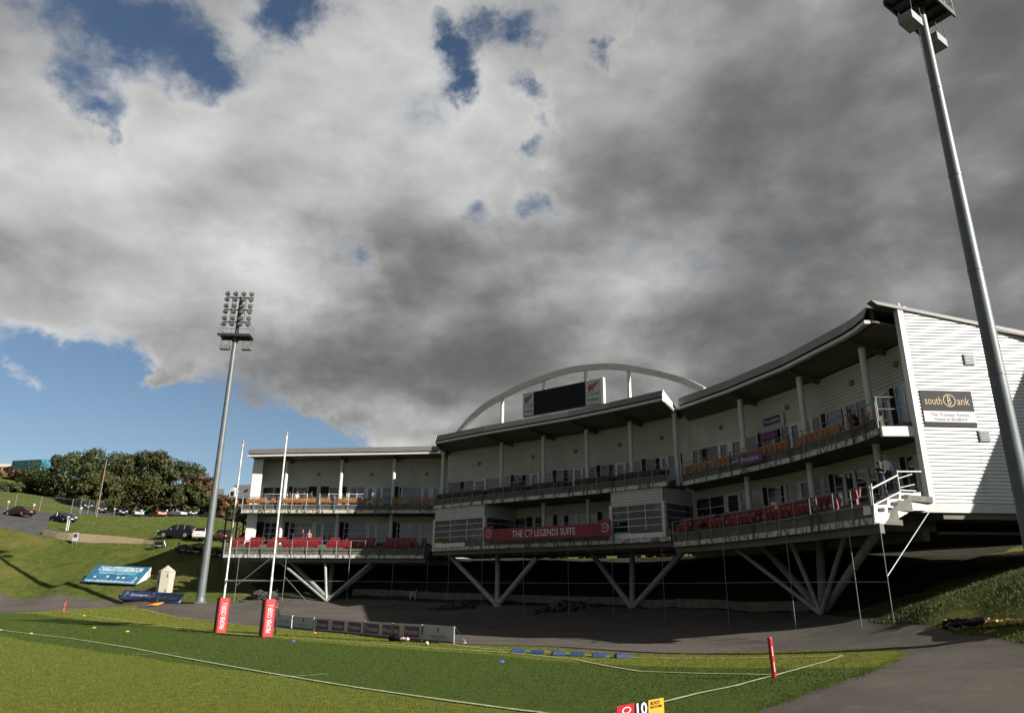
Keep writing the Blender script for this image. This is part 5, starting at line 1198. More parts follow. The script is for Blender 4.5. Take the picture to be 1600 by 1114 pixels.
# motorcycles: one built with its parts, the rest copied
def motorcycle(label):
    t = local('motorcycle', label, 'motorcycle', 'motorcycles parked on the lawn')
    for x in (-.72, .72):
        w = MB(); w.lathe((x, 0, .31), [(.22, -.05), (.30, -.06), (.315, 0), (.30, .06), (.22, .05)], 16, Matrix.Rotation(R(90), 3, 'X')); wo = w.build('wheel', tyre, t, smooth=True)
        MB().lathe((x, 0, .31), [(.23, -.02), (.23, .02)], 12, Matrix.Rotation(R(90), 3, 'X')).build('rim', chrome, wo)
    b = MB(); b.prism([(-.45, -.14, .42), (.3, -.14, .38), (.38, -.14, .62), (.28, -.14, .86), (-.1, -.14, .78), (-.55, -.14, .80), (-.8, -.14, .88), (-.6, -.14, .62)], (0, .28, 0)); b.build('fairing', paint('black', (0, 0, 0)), t)
    MB().prism([(-.85, -.13, .86), (-.5, -.13, .80), (-.05, -.13, .79), (-.05, -.13, .85), (-.5, -.13, .87), (-.85, -.13, .94)], (0, .26, 0)).build('seat', black, t)
    MB().box((0, 0, .42), (.42, .26, .3)).build('engine', chrome, t)
    b = MB(); b.tube((.72, -.09, .31), (.42, -.09, .95), .03, n=6); b.tube((.72, .09, .31), (.42, .09, .95), .03, n=6); b.build('fork', chrome, t)
    MB().pipe([(.3, -.36, 1.0), (.4, -.2, 1.02), (.42, 0, .98), (.4, .2, 1.02), (.3, .36, 1.0)], .02, 6).build('handlebar', steeld, t)
    MB().lathe((.5, 0, .86), [(.02, -.08), (.1, -.02), (.11, .05), (.09, .06)], 10, Matrix.Rotation(R(90), 3, 'Y')).build('headlight', MT['lamp clear'], t)
    MB().prism([(.46, -.14, .92), (.36, -.14, 1.2), (.34, -.14, 1.2), (.42, -.14, .92)], (0, .28, 0)).build('windscreen', carglass, t)
    MB().tube((-.1, -.2, .3), (-.8, -.2, .38), .045, n=8).build('exhaust', chrome, t)
    for s in (-1, 1): MB().tube((.36, s*.3, 1.0), (.34, s*.34, 1.16), .012, n=4).build('mirror', chrome, t)
    return t
m0 = motorcycle('motorcycle on its own at the left, below the nose of the black estate car')
mots = [(250, 849, 95.5, 20), (283, 853, 94, 160), (292, 854, 93.6, 30), (303, 854.5, 93.4, 15), (311, 855, 93.2, 40), (332, 857, 92.6, 150), (341, 859, 92, 20), (347, 861, 91.6, 60)]
ml = [None, 'leftmost motorcycle of the second cluster, below the tail of the black estate car', 'second motorcycle of the cluster left of the mast', 'third motorcycle of the cluster left of the mast', 'motorcycle nearest to the left side of the mast', 'motorcycle nearest to the right side of the mast', 'middle motorcycle between the mast and the goal post', 'rightmost motorcycle, closest to the far goal post']
for k, (px, py, Y, a) in enumerate(mots):
    t = m0 if k == 0 else copy_tree(m0)
    if k: t['label'] = ml[k]
    put(t, gpos(px, py, Y), R(a))

# ------------------------------------------------------------------ people
def person(label, loc, rz, shirt, legs, pose='stand', hairc=(.03, .02, .015), scale=1., group='people on the grandstand balconies'):
    """one skinned figure: skeleton with a radius per joint, smoothed to a continuous body"""
    J = {'pel': (0, 0, .95, .135, .11), 'belly': (0, .0, 1.12, .125, .10), 'chest': (0, 0, 1.33, .155, .11), 'neckb': (0, 0, 1.47, .075, .07), 'neck': (0, .0, 1.54, .052, .055), 'head': (0, .01, 1.63, .078, .088), 'crown': (0, .01, 1.72, .070, .078)}
    E_ = [('pel', 'belly'), ('belly', 'chest'), ('chest', 'neckb'), ('neckb', 'neck'), ('neck', 'head'), ('head', 'crown')]
    for s, n in ((-1, 'l'), (1, 'r')):
        J['sh'+n] = (s*.175, 0, 1.40, .062, .06)
        J['el'+n] = (s*.25, -.04, 1.12, .043, .043); J['wr'+n] = (s*.24, .09, .90, .030, .026); J['ha'+n] = (s*.235, .13, .82, .038, .02)
        J['hip'+n] = (s*.09, 0, .86, .095, .095); J['kn'+n] = (s*.11, .02, .49, .060, .062); J['an'+n] = (s*.12, -.02, .09, .040, .042); J['to'+n] = (s*.135, .16, .035, .042, .03)
        E_ += [('chest', 'sh'+n), ('sh'+n, 'el'+n), ('el'+n, 'wr'+n), ('wr'+n, 'ha'+n), ('pel', 'hip'+n), ('hip'+n, 'kn'+n), ('kn'+n, 'an'+n), ('an'+n, 'to'+n)]
    def mv(k, x, y, z): J[k] = (x, y, z)+J[k][3:]
    if pose == 'lean':      # forearms on the rail, trunk tipped forward
        for k, dy, dz in (('belly', .05, -.01), ('chest', .17, -.05), ('neckb', .26, -.09), ('neck', .31, -.10), ('head', .37, -.10), ('crown', .38, -.10)):
            x, y, z = J[k][:3]; mv(k, x, y+dy, z+dz)
        for s, n in ((-1, 'l'), (1, 'r')): mv('sh'+n, s*.175, .2, 1.33); mv('el'+n, s*.22, .36, 1.12); mv('wr'+n, s*.06, .50, 1.13); mv('ha'+n, s*.0+.02*s, .55, 1.13)
    if pose == 'sit':
        for s, n in ((-1, 'l'), (1, 'r')): mv('kn'+n, s*.13, .46, .88); mv('an'+n, s*.13, .46, .46); mv('to'+n, s*.13, .62, .42); mv('wr'+n, s*.14, .26, .98); mv('ha'+n, s*.12, .34, .97)
    if pose == 'phone': mv('elr', .24, .14, 1.2); mv('wrr', .12, .24, 1.42); mv('har', .10, .25, 1.49)
    if pose == 'cross':
        for s, n in ((-1, 'l'), (1, 'r')): mv('el'+n, s*.23, .06, 1.14); mv('wr'+n, -s*.03, .19, 1.2+.03*s); mv('ha'+n, -s*.11, .18, 1.2+.03*s)
    if pose == 'walk': mv('knl', -.1, .18, .52); mv('anl', -.1, .10, .12); mv('tol', -.11, .27, .07); mv('knr', .1, -.02, .48); mv('anr', .11, -.25, .13); mv('tor', .12, -.08, .04); mv('wrl', -.2, -.1, .93); mv('hal', -.2, -.12, .85); mv('wrr', .22, .22, 1.0); mv('har', .22, .3, .98)
    keys = list(J); me = bpy.data.meshes.new('person'); me.from_pydata([J[k][:3] for k in keys], [(keys.index(a), keys.index(b)) for a, b in E_], [])
    tmp = bpy.data.objects.new('tmp', me); C.objects.link(tmp); md = tmp.modifiers.new('s', 'SKIN'); md.use_smooth_shade = True
    for k, sv in zip(keys, me.skin_vertices[0].data): sv.radius = J[k][3:5]
    me.skin_vertices[0].data[0].use_root = True
    tmp.modifiers.new('u', 'SUBSURF').levels = 1
    dg = bpy.context.evaluated_depsgraph_get(); ev = tmp.evaluated_get(dg); out = bpy.data.meshes.new_from_object(ev); bpy.data.objects.remove(tmp)
    mats = [skinm, shirt, legs, black]; out.materials.clear(); [out.materials.append(m) for m in mats]
    for p in out.polygons:
        c = p.center; hx = min((Vector(J[k][:3])-c).length for k in ('head', 'crown', 'neck')); hh = min((Vector(J[k][:3])-c).length for k in ('har', 'hal'))
        wr = min((Vector(J[k][:3])-c).length for k in ('tol', 'tor', 'anl', 'anr'))
        p.material_index = 0 if (hx < .12 and c.z > J['neck'][2]-.03) or hh < .07 else 3 if wr < .1 else 2 if (c.z < .98 and (pose != 'sit' or c.z < .98)) and not abs(c.x) > .19 else 1
        p.use_smooth = True
    o = bpy.data.objects.new('person', out); C.objects.link(o); tag(o, label, 'person', group); ORG[o.name] = Vector((0, 0, 0))
    hd = Vector(J['crown'][:3])
    MB().lathe(hd+Vector((0, -.012, -.01)), [(.094, -.10), (.102, -.03), (.096, .03), (.07, .075), (.02, .10)], 12).build('hair', mat('hair %.2f' % hairc[0], hairc, .7), o, smooth=True)
    f = MB(); h = Vector(J['head'][:3]); f.prism([h+Vector((-.015, .085, .0)), h+Vector((.015, .085, .0)), h+Vector((0, .085, .05))], (0, .022, -.004)); f.build('nose', skinm, o)
    for s in (-1, 1): MB().lathe(h+Vector((s*.034, .086, .042)), [(.012, 0), (.008, .004)], 8, Matrix.Rotation(R(-90), 3, 'X')).build('eye', black, o); MB().lathe(h+Vector((s*.085, .0, .015)), [(.022, -.01), (.024, .01)], 8, Matrix.Rotation(R(90), 3, 'Y')).build('ear', skinm, o)
    MB().box(h+Vector((0, .084, -.035)), (.045, .012, .009)).build('mouth', mat('lips', (.3, .1, .08), .6), o)
    # fingers
    for n in 'lr':
        w, hnd = Vector(J['wr'+n][:3]), Vector(J['ha'+n][:3]); d = (hnd-w).normalized(); sd_ = d.cross(Vector((0, 0, 1)) if abs(d.z) < .8 else Vector((0, 1, 0))).normalized(); fg = MB()
        for k in range(4): a = hnd+sd_*(k-1.5)*.018+d*.01; fg.tube(a, a+d*(.045+.01*(1-abs(k-1.5)/1.5)), .009, .008, 6); fg.tube(a+d*.05, a+d*.075-d.cross(sd_)*.015, .008, .006, 6)
        a = w.lerp(hnd, .6); fg.tube(a+sd_*.03, a+sd_*.05+d*.05, .010, .008, 6); fg.build('fingers', skinm, o)
    return put(o, loc, rz, scale)
cl_d, cl_w, cl_m, cl_p, jean, trk, khk = mat('dark jacket', (.02, .022, .03), .8), mat('white shirt', (.75, .74, .74), .8), mat('maroon shirt', (.12, .02, .03), .8), mat('pink shirt', (.5, .25, .25), .8), mat('blue jeans', (.06, .10, .18), .85), mat('black trousers', (.014, .014, .018), .85), mat('grey trousers', (.15, .15, .14), .85)
def bal(px, off, z, P=PA):
    """on a balcony: sight column px, distance off from the wall, stand height z"""
    Q = offs(P, off); best = None
    for a, b in zip(Q, Q[1:]):
        p = on_line(px, 780, a, b); t = (Vector((p.x, p.y))-a).dot(b-a)/(b-a).length_squared
        if best is None or abs(t-.5) < best[0]: best = (abs(t-.5), p)
    p = best[1]; v = K((p.x, p.y, z)); return v
fac = R(180)
person('man in a dark jacket at the left end of the upper left balcony', bal(452, 1.3, 9.9), fac, cl_d, trk, 'cross'); person('person in a white shirt standing in the upper left balcony group', bal(463.5, 1.5, 9.9), fac+.3, cl_w, trk, 'stand', (.2, .15, .08))
person('person in dark shirt with bare forearms, right of the white shirt on the balcony', bal(474, 1.6, 9.9), fac-.2, cl_m, khk, 'cross'); person('person holding something to the face at the open door of the upper left balcony', bal(486, 1.4, 9.9), fac, cl_d, trk, 'phone')
person('seated person in maroon on the upper left balcony left of the third column', bal(522, 1.5, 9.55), fac, cl_m, trk, 'sit', (.25, .2, .15)); person('seated person in dark clothes beside the one in maroon', bal(512, 1.5, 9.5), fac, cl_d, jean, 'sit')
person('seated person in a dark top among the red seats, left one of the pair', bal(478, 3.3, 6.2), fac, cl_d, trk, 'sit', (.3, .1, .05)); person('seated person in a pink top among the red seats, right one of the pair', bal(488, 3.3, 6.2), fac, cl_p, trk, 'sit', (.3, .25, .2))
person('left one of two dark figures behind the middle upper balcony rail', bal(803, 2.0, 9.9, PB), fac-.6, cl_m, trk, 'sit'); person('right one of two dark figures behind the middle upper balcony rail', bal(812, 2.0, 9.9, PB), fac-.6, cl_d, trk, 'sit')
pl = K(at(1357, 668, 31.9)); person('man in a dark jacket leaning on the upper rail of the right wing', bal(1357, 1.75, 9.66, PC), R(100), cl_d, trk, 'lean')
person('person in a dark top and jeans at the top of the end stair rail', K(at(1381.5, 777, 31.2)), R(150), cl_d, jean, 'lean'); person('person in a white top behind the one in jeans on the end stair', K(at(1391, 766, 32.1)), R(170), cl_w, trk, 'stand', (.25, .15, .08))
pp2 = hit(428, 990); person('player in black kit standing half hidden behind the near red post pad', (pp2.x, pp2.y, pp2.z), R(60), trk, trk, 'stand', (.12, .06, .03), group='people on the pitch')

# ------------------------------------------------------------------ hillside on the left
# sandstone kerb wall beside the road
def kerb_wall():
    px = [(68, 825), (90, 831), (107, 835), (150, 838), (190, 840), (225, 842.5), (242, 844)]
    top = [(68, 823.5), (90, 828), (107, 829), (150, 832), (190, 835), (225, 839), (242, 841.5)]
    Y = [101.5, 100.5, 100, 99.5, 99, 98.5, 98]; mb = MB()
    P = [at(a[0], a[1], y) for a, y in zip(px, Y)]; 
    for k in range(len(P)-1):
        za, zb = at(top[k][0], top[k][1], Y[k]).z, at(top[k+1][0], top[k+1][1], Y[k+1]).z; a, b = P[k], P[k+1]; d = Vector((0, .35, 0))
        za = max(za-.25, Z(a.x, a.y)+.10); zb = max(zb-.25, Z(b.x, b.y)+.10); l0, l1 = min(a.z, Z(a.x, a.y))-.8, min(b.z, Z(b.x, b.y))-.8
        mb.hexa([Vector((a.x, a.y, l0)), Vector((b.x, b.y, l1)), Vector((b.x, b.y+.35, l1)), Vector((a.x, a.y+.35, l0)), Vector((a.x, a.y, za)), Vector((b.x, b.y, zb)), Vector((b.x, b.y+.35, zb)), Vector((a.x, a.y+.35, za))])
    tag(mb.build('low_wall', m_kerb, None), 'low pale sandstone wall running across the grass bank below the lawn', 'wall')
kerb_wall()
# notice on the wall, thin post beside it
q = onz(118, 838, 99.); t = thing('notice_board', 'small white and purple notice leaning by the end of the sandstone wall', 'sign', tuple(q))
MB().box(q+Vector((0, 0, .95)), (.72, .06, 1.05)).build('panel', boardw, t); MB().box(q+Vector((0, -.04, 1.1)), (.5, .03, .45)).build('purple_print', purple, t)
for k in (-.1, .05, .16): pass
MB().tube(q+Vector((-.25, .05, -.2)), q+Vector((-.25, .05, .9)), .03, n=6).build('post', galv, t); MB().tube(q+Vector((.25, .05, -.2)), q+Vector((.25, .05, .9)), .03, n=6).build('post', galv, t)
q = onz(106, 820, 104.); t = thing('marker_post', 'pair of thin pale posts on the lawn above the small notice', 'post', tuple(q))
for dx, hh in ((-.12, 1.7), (.14, 1.45)): MB().box(q+Vector((dx, 0, hh/2)), (.09, .09, hh)).build('stake', postw, t)
# large slanting advert board lying on the bank
def bed_board():
    BL, BR = onz(127, 908, 84.), onz(213, 911.5, 82.5); TL0, TR0 = at(153, 882, 86.5), at(233, 885.5, 85.0)
    BL.z += .25; BR.z += .25; U = (BR-BL); L = U.length; U.normalize(); 
    t = thing('bank_board', 'large blue slanting bedroom shop board with moon and stars lying on the bank', 'advert board', tuple(BL))
    V = (TL0-BL); V -= U*V.dot(U)*0; Hh = V.length; Vn = V.normalized(); n = U.cross(Vn).normalized(); 
    MB().prism([BL, BR, BR+V, BL+V], -n*.06).build('panel', skyb, t)
    a, b, c = BR+n*.01, BR+V+n*.01, Vector((BR.x+V.x, BR.y+V.y, BR.z-.35+.0)); MB().prism([a, b, b-Vector((0, 0, (b.z-BR.z)*.62)), ], U*.05).build('side_board', whitep, t)
    for k in range(3):
        p = BL+U*(L*(.05+.45*k))+V; MB().tube(p-n*.08, (p.x, p.y+.1, Z(p.x, p.y)-.2), .05, n=6).build('prop', bark, t)
    Vv = Vn
    # rounded pale blue cloud shape behind the lettering
    mb = MB(); 
    for (x, y, rr) in ((.25, .62, .2), (.4, .7, .26), (.55, .66, .26), (.7, .7, .22), (.8, .6, .14)): disc(mb, BL, U, Vv, n, L*x, Hh*y, L*rr*.42, .012, 18, ry=Hh*rr*.8)
    mb.build('pale_cloud_print', mat('pale blue print', (.08, .32, .48), .5), t)
    text("CHARLOTTE'S BEDROOM", L*.10, Hh*.66, L*.90, Hh*.93, BL, U, Vv, n, whitet, t, bold=.02, lift=.03)
    text('furniture & accessories', L*.16, Hh*.50, L*.78, Hh*.60, BL, U, Vv, n, mat('ice print', (.5, .65, .8), .5), t, lift=.03)
    text('www.charlottesbedroom.co.uk', L*.04, Hh*.04, L*.94, Hh*.16, BL, U, Vv, n, whitet, t, bold=.02, lift=.03)
    st_ = MB()
    for (x, y) in ((.16, .30), (.38, .36), (.58, .32), (.68, .32)):
        pts = [BL+U*(L*x+(.26 if k % 2 == 0 else .10)*math.cos(math.pi*k/5+.3))+Vv*(Hh*y+(.26 if k % 2 == 0 else .10)*math.sin(math.pi*k/5+.3))+n*.02 for k in range(10)]; st_.prism(pts, n*.006)
    st_.build('star_print', whitet, t)
    mb = MB(); pts = []
    for k in range(9): a = R(-70+k*17.5); pts.append((.30*math.cos(a), .42*math.sin(a)))
    for k in range(8, -1, -1): a = R(-70+k*17.5); pts.append((.20*math.cos(a)-.05, .38*math.sin(a)))
    mb.prism([BL+U*(L*.88+x)+Vv*(Hh*.28+y)+n*.02 for x, y in pts], n*.006); mb.build('moon_print', mat('cream print', (.75, .68, .4), .5), t)
bed_board()
# long navy health care board at the foot of the bank
A_, B_ = onz(190, 934, 78.5), onz(281, 941, 73.5); q = hit(186, 936.5); q2 = hit(280, 943); 
o, O, U, V, n, L, Hh = board('health_board', 'long navy blue health care board with white lettering at the foot of the bank', 'advert board', q+Vector((0, .75, .95)), q2+Vector((0, .75, .92)), q+Vector((0, 0, .05)), .06, navy)
text('Sovereign', L*.15, Hh*.30, L*.58, Hh*.74, O, U, V, n, whitet, o, shear=.2, bold=.025); text('Health Care', L*.60, Hh*.34, L*.93, Hh*.68, O, U, V, n, mat('ice print', (.5, .65, .8), .5), o, shear=.2)
mb = MB()
for k in range(6): a = R(20+k*42); c_ = (L*.085+.28*math.cos(a), Hh*.52+.28*math.sin(a)); mb.prism([O+U*(c_[0]+x*math.cos(a)-y*math.sin(a))+V*(c_[1]+x*math.sin(a)+y*math.cos(a))+n*.008 for x, y in ((-.17, 0), (-.03, .07), (.17, 0), (-.03, -.07))], n*.004)
mb.build('petal_emblem', mat('pink print', (.6, .5, .6), .5), o)
MB().prism([O+U*(L-.25)+V*.05+n*.02, O+U*(L+.1)+V*.12+n*.02, O+U*(L-.0)+V*(Hh*.8)+n*.02, O+U*(L-.12)+V*.3+n*.02], n*.02).build('torn_corner', whitet, o)
q = hit(241, 946.5); t = thing('fallen_sign', 'small orange and yellow sign lying on the track in front of the navy board', 'sign', tuple(q)); MB().prism([q+Vector(v) for v in ((-.55, -.3, .05), (.35, -.1, .05), (.75, .4, .3), (-.1, .25, .3))], (0, 0, .03)).build('panel', mat('orange print', (.5, .08, .02), .5), t); MB().prism([q+Vector(v) for v in ((-.2, -.26, .09), (.36, -.12, .09), (.74, .36, .33), (.45, .33, .33))], (0, 0, .012)).build('yellow_band', yellow, t)
MB().tube(q+Vector((.05, .3, .1)), q+Vector((.1, .35, .7)), .02, n=5).build('peg', galv, t)
# beige turnstile cabin
q = hit(256, 927.5); t = thing('cabin', 'beige six sided cabin with a pointed roof standing on the bank above the navy board', 'cabin', tuple(q)); bm_ = mat('beige panel', (.50, .475, .38), .5, var=.08, dirt=((.4, .33, .2), (3, 3, 1), .6, .8))
hx = [q+Vector((.82*math.cos(R(60*k+12)), .82*math.sin(R(60*k+12)), -.3)) for k in range(6)]; MB().prism(hx, (0, 0, 2.45)).build('cabin_wall', bm_, t)
mb = MB(); b6 = [v+Vector((0, 0, 2.45))+(v-q-Vector((0, 0, -.3)))*.06 for v in hx]; ap = q+Vector((0, 0, 2.78)); mb.add(b6+[ap], [(i, (i+1) % 6, 6) for i in range(6)]+[tuple(range(5, -1, -1))]); mb.build('cabin_roof', bm_, t)
for z in (.25, 1.75): MB().box(q+Vector((.42, -.66, z)), (.1, .05, .34), R(15)).build('hatch_vent', galv, t)
MB().box(q+Vector((-.5, -.58, 1.1)), (.12, .08, .16), R(-20)).build('latch', steeld, t); MB().box(q+Vector((0, 0, -.05)), (2.1, 1.9, .12), R(12)).build('plinth', conc, t)
# street lamp leaning in the view, fence, bollards
q = onz(150, 810, 126.); tp = at(169, 717, 126.); t = thing('street_lamp', 'tall thin street lamp on the lawn edge in front of the wood', 'street lamp', tuple(q)); w_ = mat('lamp timber', (.26, .19, .13), .8, var=.2)
mb = MB(); mb.tube(q, (q.x, q.y, tp.z), .11, .07, 10); mb.build('pole', w_, t, smooth=True); MB().tube((q.x, q.y, tp.z-.15), (q.x-1.5, q.y-.2, tp.z+.15), .05, n=6).build('arm', galv, t); MB().lathe((q.x-1.7, q.y-.2, tp.z+.12), [(.05, -.55), (.14, -.4), (.17, .1), (.1, .3)], 10, Matrix.Rotation(R(90), 3, 'Y')).build('lamp_head', galv, t)
def chain_fence():
    P = [onz(-20, 806, 122), onz(20, 805, 123), onz(60, 804, 124), onz(110, 804, 127), onz(160, 804, 142)]
    t = thing('chain_fence', 'tall wire mesh fence on posts along the road below the wood', 'fence', tuple(P[0])); n = 0
    for a, b in zip(P, P[1:]):
        k = max(1, int((b-a).length/3.2))
        for i in range(k):
            p = a.lerp(b, i/k); MB().tube((p.x, p.y, Z(p.x, p.y)-.2), (p.x, p.y, Z(p.x, p.y)+2.6), .05, n=6).build('post', galv, t)
    mb = MB()
    for a, b in zip(P, P[1:]):
        k = max(2, int((b-a).length/1.6))
        for i in range(k):
            p, q_ = a.lerp(b, i/k), a.lerp(b, (i+1)/k); zp, zq = Z(p.x, p.y), Z(q_.x, q_.y)
            for h in (.1, 1.3, 2.55): mb.tube((p.x, p.y, zp+h), (q_.x, q_.y, zq+h), .018, n=4)
            for j in range(8):
                u, v = p.lerp(q_, j/8), p.lerp(q_, (j+1)/8); zu = Z(u.x, u.y)
                mb.tube((u.x, u.y, zu+.1), (u.x, u.y, zu+2.55), .006, n=3, cap=False)
    mb.build('mesh_panel', galv, t)
chain_fence()
for k, (px, py, Y, lab) in enumerate([(9, 805, 120, 'white topped bollard at the left edge in front of the fence'), (50, 806, 121, 'white topped bollard between the maroon car and the blue car'), (125, 806, 126, 'white topped bollard between the blue car and the street lamp'), (178, 805, 143, 'white topped bollard right of the street lamp'), (220, 805, 144.5, 'white topped bollard below the middle of the wood by the silver car'), (260, 805, 145, 'white topped bollard in front of the orange car')]):
    q = onz(px, py, Y); t = thing('bollard', lab, 'bollard', tuple(q), 'white topped bollards along the car park'); MB().tube(q-Vector((0, 0, .1)), q+Vector((0, 0, 1.1)), .07, n=8).build('stem', w_, t); MB().box(q+Vector((0, 0, 1.25)), (.24, .2, .34)).build('white_cap', whitep, t)
b = MB(); P_ = [onz(x, 808, 143.5) for x in range(130, 345, 18)]
for a, c in zip(P_, P_[1:]): b.tube(a+Vector((0, 0, .45)), c+Vector((0, 0, .45)), .10, n=6)
t = thing('barrier_rail', 'low dark rail along the front edge of the car park', 'barrier', tuple(P_[0])); b.build('rail', steeld, t)
for a in P_: MB().tube(a-Vector((0, 0, .1)), a+Vector((0, 0, .5)), .07, n=6).build('post', steeld, t)
# buildings beyond
brick = mat('orange brick', (.50, .24, .12), .9, var=.25, vs=3); slate = mat('grey slates', (.13, .135, .15), .7, var=.15, vs=1.5); rend = mat('cream render', (.6, .52, .4), .85)
def far_house(label, px0, px1, pyt, pyw, pyb, Y, ang, dormer=True, wall=brick, roof=slate, name='house'):
    a, b2 = at(px0, pyb, Y), at(px1, pyb, Y); Wd = (b2-a).length; zt = at(px0, pyt, Y).z; zw = at(px0, pyw, Y).z; zb = min(a.z, Z(a.x, a.y))-1; c = Vector(((a.x+b2.x)/2, Y, 0)); D = 7.
    t = thing(name, label, 'house', (c.x, c.y, zb)); Mz = Matrix.Rotation(ang, 3, 'Z'); G = lambda x, y, z: Vector((c.x, c.y, z))+Mz @ Vector((x, y, 0))
    h = Wd/2
    MB().hexa([G(-h, 0, zb), G(h, 0, zb), G(h, D, zb), G(-h, D, zb), G(-h, 0, zw), G(h, 0, zw), G(h, D, zw), G(-h, D, zw)]).build('wall', wall, t)
    r = MB(); r.prism([G(-h, -.3, zw-.1), G(-h, D+.3, zw-.1), G(-h, D/2, zt)], Mz @ Vector((Wd, 0, 0))); r.build('roof', roof, t)
    if dormer:
        d0 = -h+Wd*.12; dw = Wd*.26; zz = zw+.4; 
        MB().prism([G(d0, -.15, zz), G(d0+dw, -.15, zz), G(d0+dw, -.15, zz+1.7), G(d0+dw/2, -.15, zz+2.7), G(d0, -.15, zz+1.7)], Mz @ Vector((0, 2.5, 0))).build('dormer', whitep, t)
        MB().prism([G(d0+dw*.22, -.2, zz+.2), G(d0+dw*.78, -.2, zz+.2), G(d0+dw*.78, -.2, zz+1.5), G(d0+dw*.22, -.2, zz+1.5)], Mz @ Vector((0, .03, 0))).build('window', carglass, t)
        e = (zt-zw)*.45; yy = D/2*.45-.3; MB().prism([G(h*.35, yy-.1, zw+e+.1), G(h*.6, yy-.1, zw+e+.1), G(h*.6, yy+.45, zw+e+.75), G(h*.35, yy+.45, zw+e+.75)], (0, 0, .06)).build('skylight', carglass, t)
    for x in (-.5, .1, .55): 
        MB().prism([G(h*x, -.03, zw-1.6), G(h*x+1.1, -.03, zw-1.6), G(h*x+1.1, -.03, zw-.4), G(h*x, -.03, zw-.4)], Mz @ Vector((0, .02, 0))).build('window', carglass, t)
    return t
far_house('brick house with grey slate roof and white dormer behind the left end of the grandstand', 351, 389, 754.5, 778, 790, 205, R(-6))
far_house('small brick house with a pale roof edge at the far left skyline', -12, 16, 722, 729, 740, 260, 0, False, roof=rend)
far_house('dark gabled house showing a narrow roof right of the tall mast', 336, 347, 761, 772, 784, 215, R(20), False)
t = thing('blue_building', 'teal blue flat topped industrial building on the skyline at the left', 'building', tuple(at(38, 740, 255)))
a, b2 = at(18, 739, 258), at(60, 741, 250); zt = at(30, 717.5, 255).z; teal = mat('teal cladding', (.04, .22, .30), .5, var=.12, vs=.4)
MB().hexa([Vector((a.x, a.y, a.z-3)), Vector((b2.x, b2.y, a.z-3)), Vector((b2.x+4, b2.y+14, a.z-3)), Vector((a.x+2, a.y+14, a.z-3)), Vector((a.x, a.y, zt)), Vector((b2.x, b2.y, zt-.8)), Vector((b2.x+4, b2.y+14, zt-.8)), Vector((a.x+2, a.y+14, zt))]).build('wall', teal, t)
MB().hexa([Vector((a.x-1.2, a.y+.1, a.z-3)), Vector((a.x-.02, a.y+.05, a.z-3)), Vector((a.x-.02, a.y+10, a.z-3)), Vector((a.x-1.2, a.y+10, a.z-3)), Vector((a.x-.6, a.y+.1, zt)), Vector((a.x-.02, a.y+.05, zt)), Vector((a.x-.02, a.y+10, zt)), Vector((a.x-.6, a.y+10, zt))]).build('dark_end', steeld, t)
MB().box(Vector(((a.x+b2.x)/2+3.4, (a.y+b2.y)/2-.6, zt-1.6)), (3.4, .2, .7)).build('fascia_sign', whitep, t)
MB().box(Vector(((a.x+b2.x)/2+.6, a.y+5, zt+.5)), (1.8, 2, 1.5)).build('roof_plant', teal, t)
# black fire escape behind the left end of the stand
def fire_stair():
    p0 = K(at(392, 792, 74)); t = thing('fire_escape', 'black steel fire escape stair behind the left end of the grandstand', 'stair', (p0.x, p0.y, Z(p0.x, p0.y)))
    def flight(a, b, nm='flight'):
        mb = MB(); d = b-a; 
        for s in (0, 1.3): mb.prism([a+Vector((0, s, -.2)), b+Vector((0, s, -.2)), b+Vector((0, s, .15)), a+Vector((0, s, .15))], (0, .08, 0)); mb.build
        for k in range(14): q = a.lerp(b, k/14); mb.box(q+Vector((0, .65, 0)), (.3, 1.3, .05))
        for s in (0, 1.35):
            mb.tube(a+Vector((0, s, 1.1)), b+Vector((0, s, 1.1)), .04, n=6)
            for k in range(5): q = a.lerp(b, k/4); mb.tube(q+Vector((0, s, 0)), q+Vector((0, s, 1.1)), .025, n=5)
        mb.build(nm, steeld, t)
    P = [K(at(395, 793, 74)), K(at(370, 812, 74)), K(at(392, 826, 75.5)), K(at(366, 845, 75.5))]
    flight(P[0], P[1]); flight(P[1]+Vector((0, 1.5, 0)), P[2]+Vector((0, 1.5, 0))); flight(P[2], P[3])
    for q in (P[1], P[3]): MB().box(q+Vector((-.6, .7, 0)), (1.3, 2.8, .1)).build('landing', steeld, t)
    for dx, dy in ((-1.2, 0), (-1.2, 2), (.1, 0), (.1, 2)):
        q = P[1]; MB().tube((q.x+dx, q.y+dy, Z(q.x+dx, q.y+dy)-.3), (q.x+dx, q.y+dy, P[0].z), .09, n=6).build('post', steeld, t)
    MB().prism([K(at(386, 796, 73.8)), K(at(399, 786.5, 73.8)), K(at(399, 789.5, 73.8)), K(at(386, 799, 73.8))], (0, .2, 0)).build('head_bracket', whitep, t)
fire_stair()
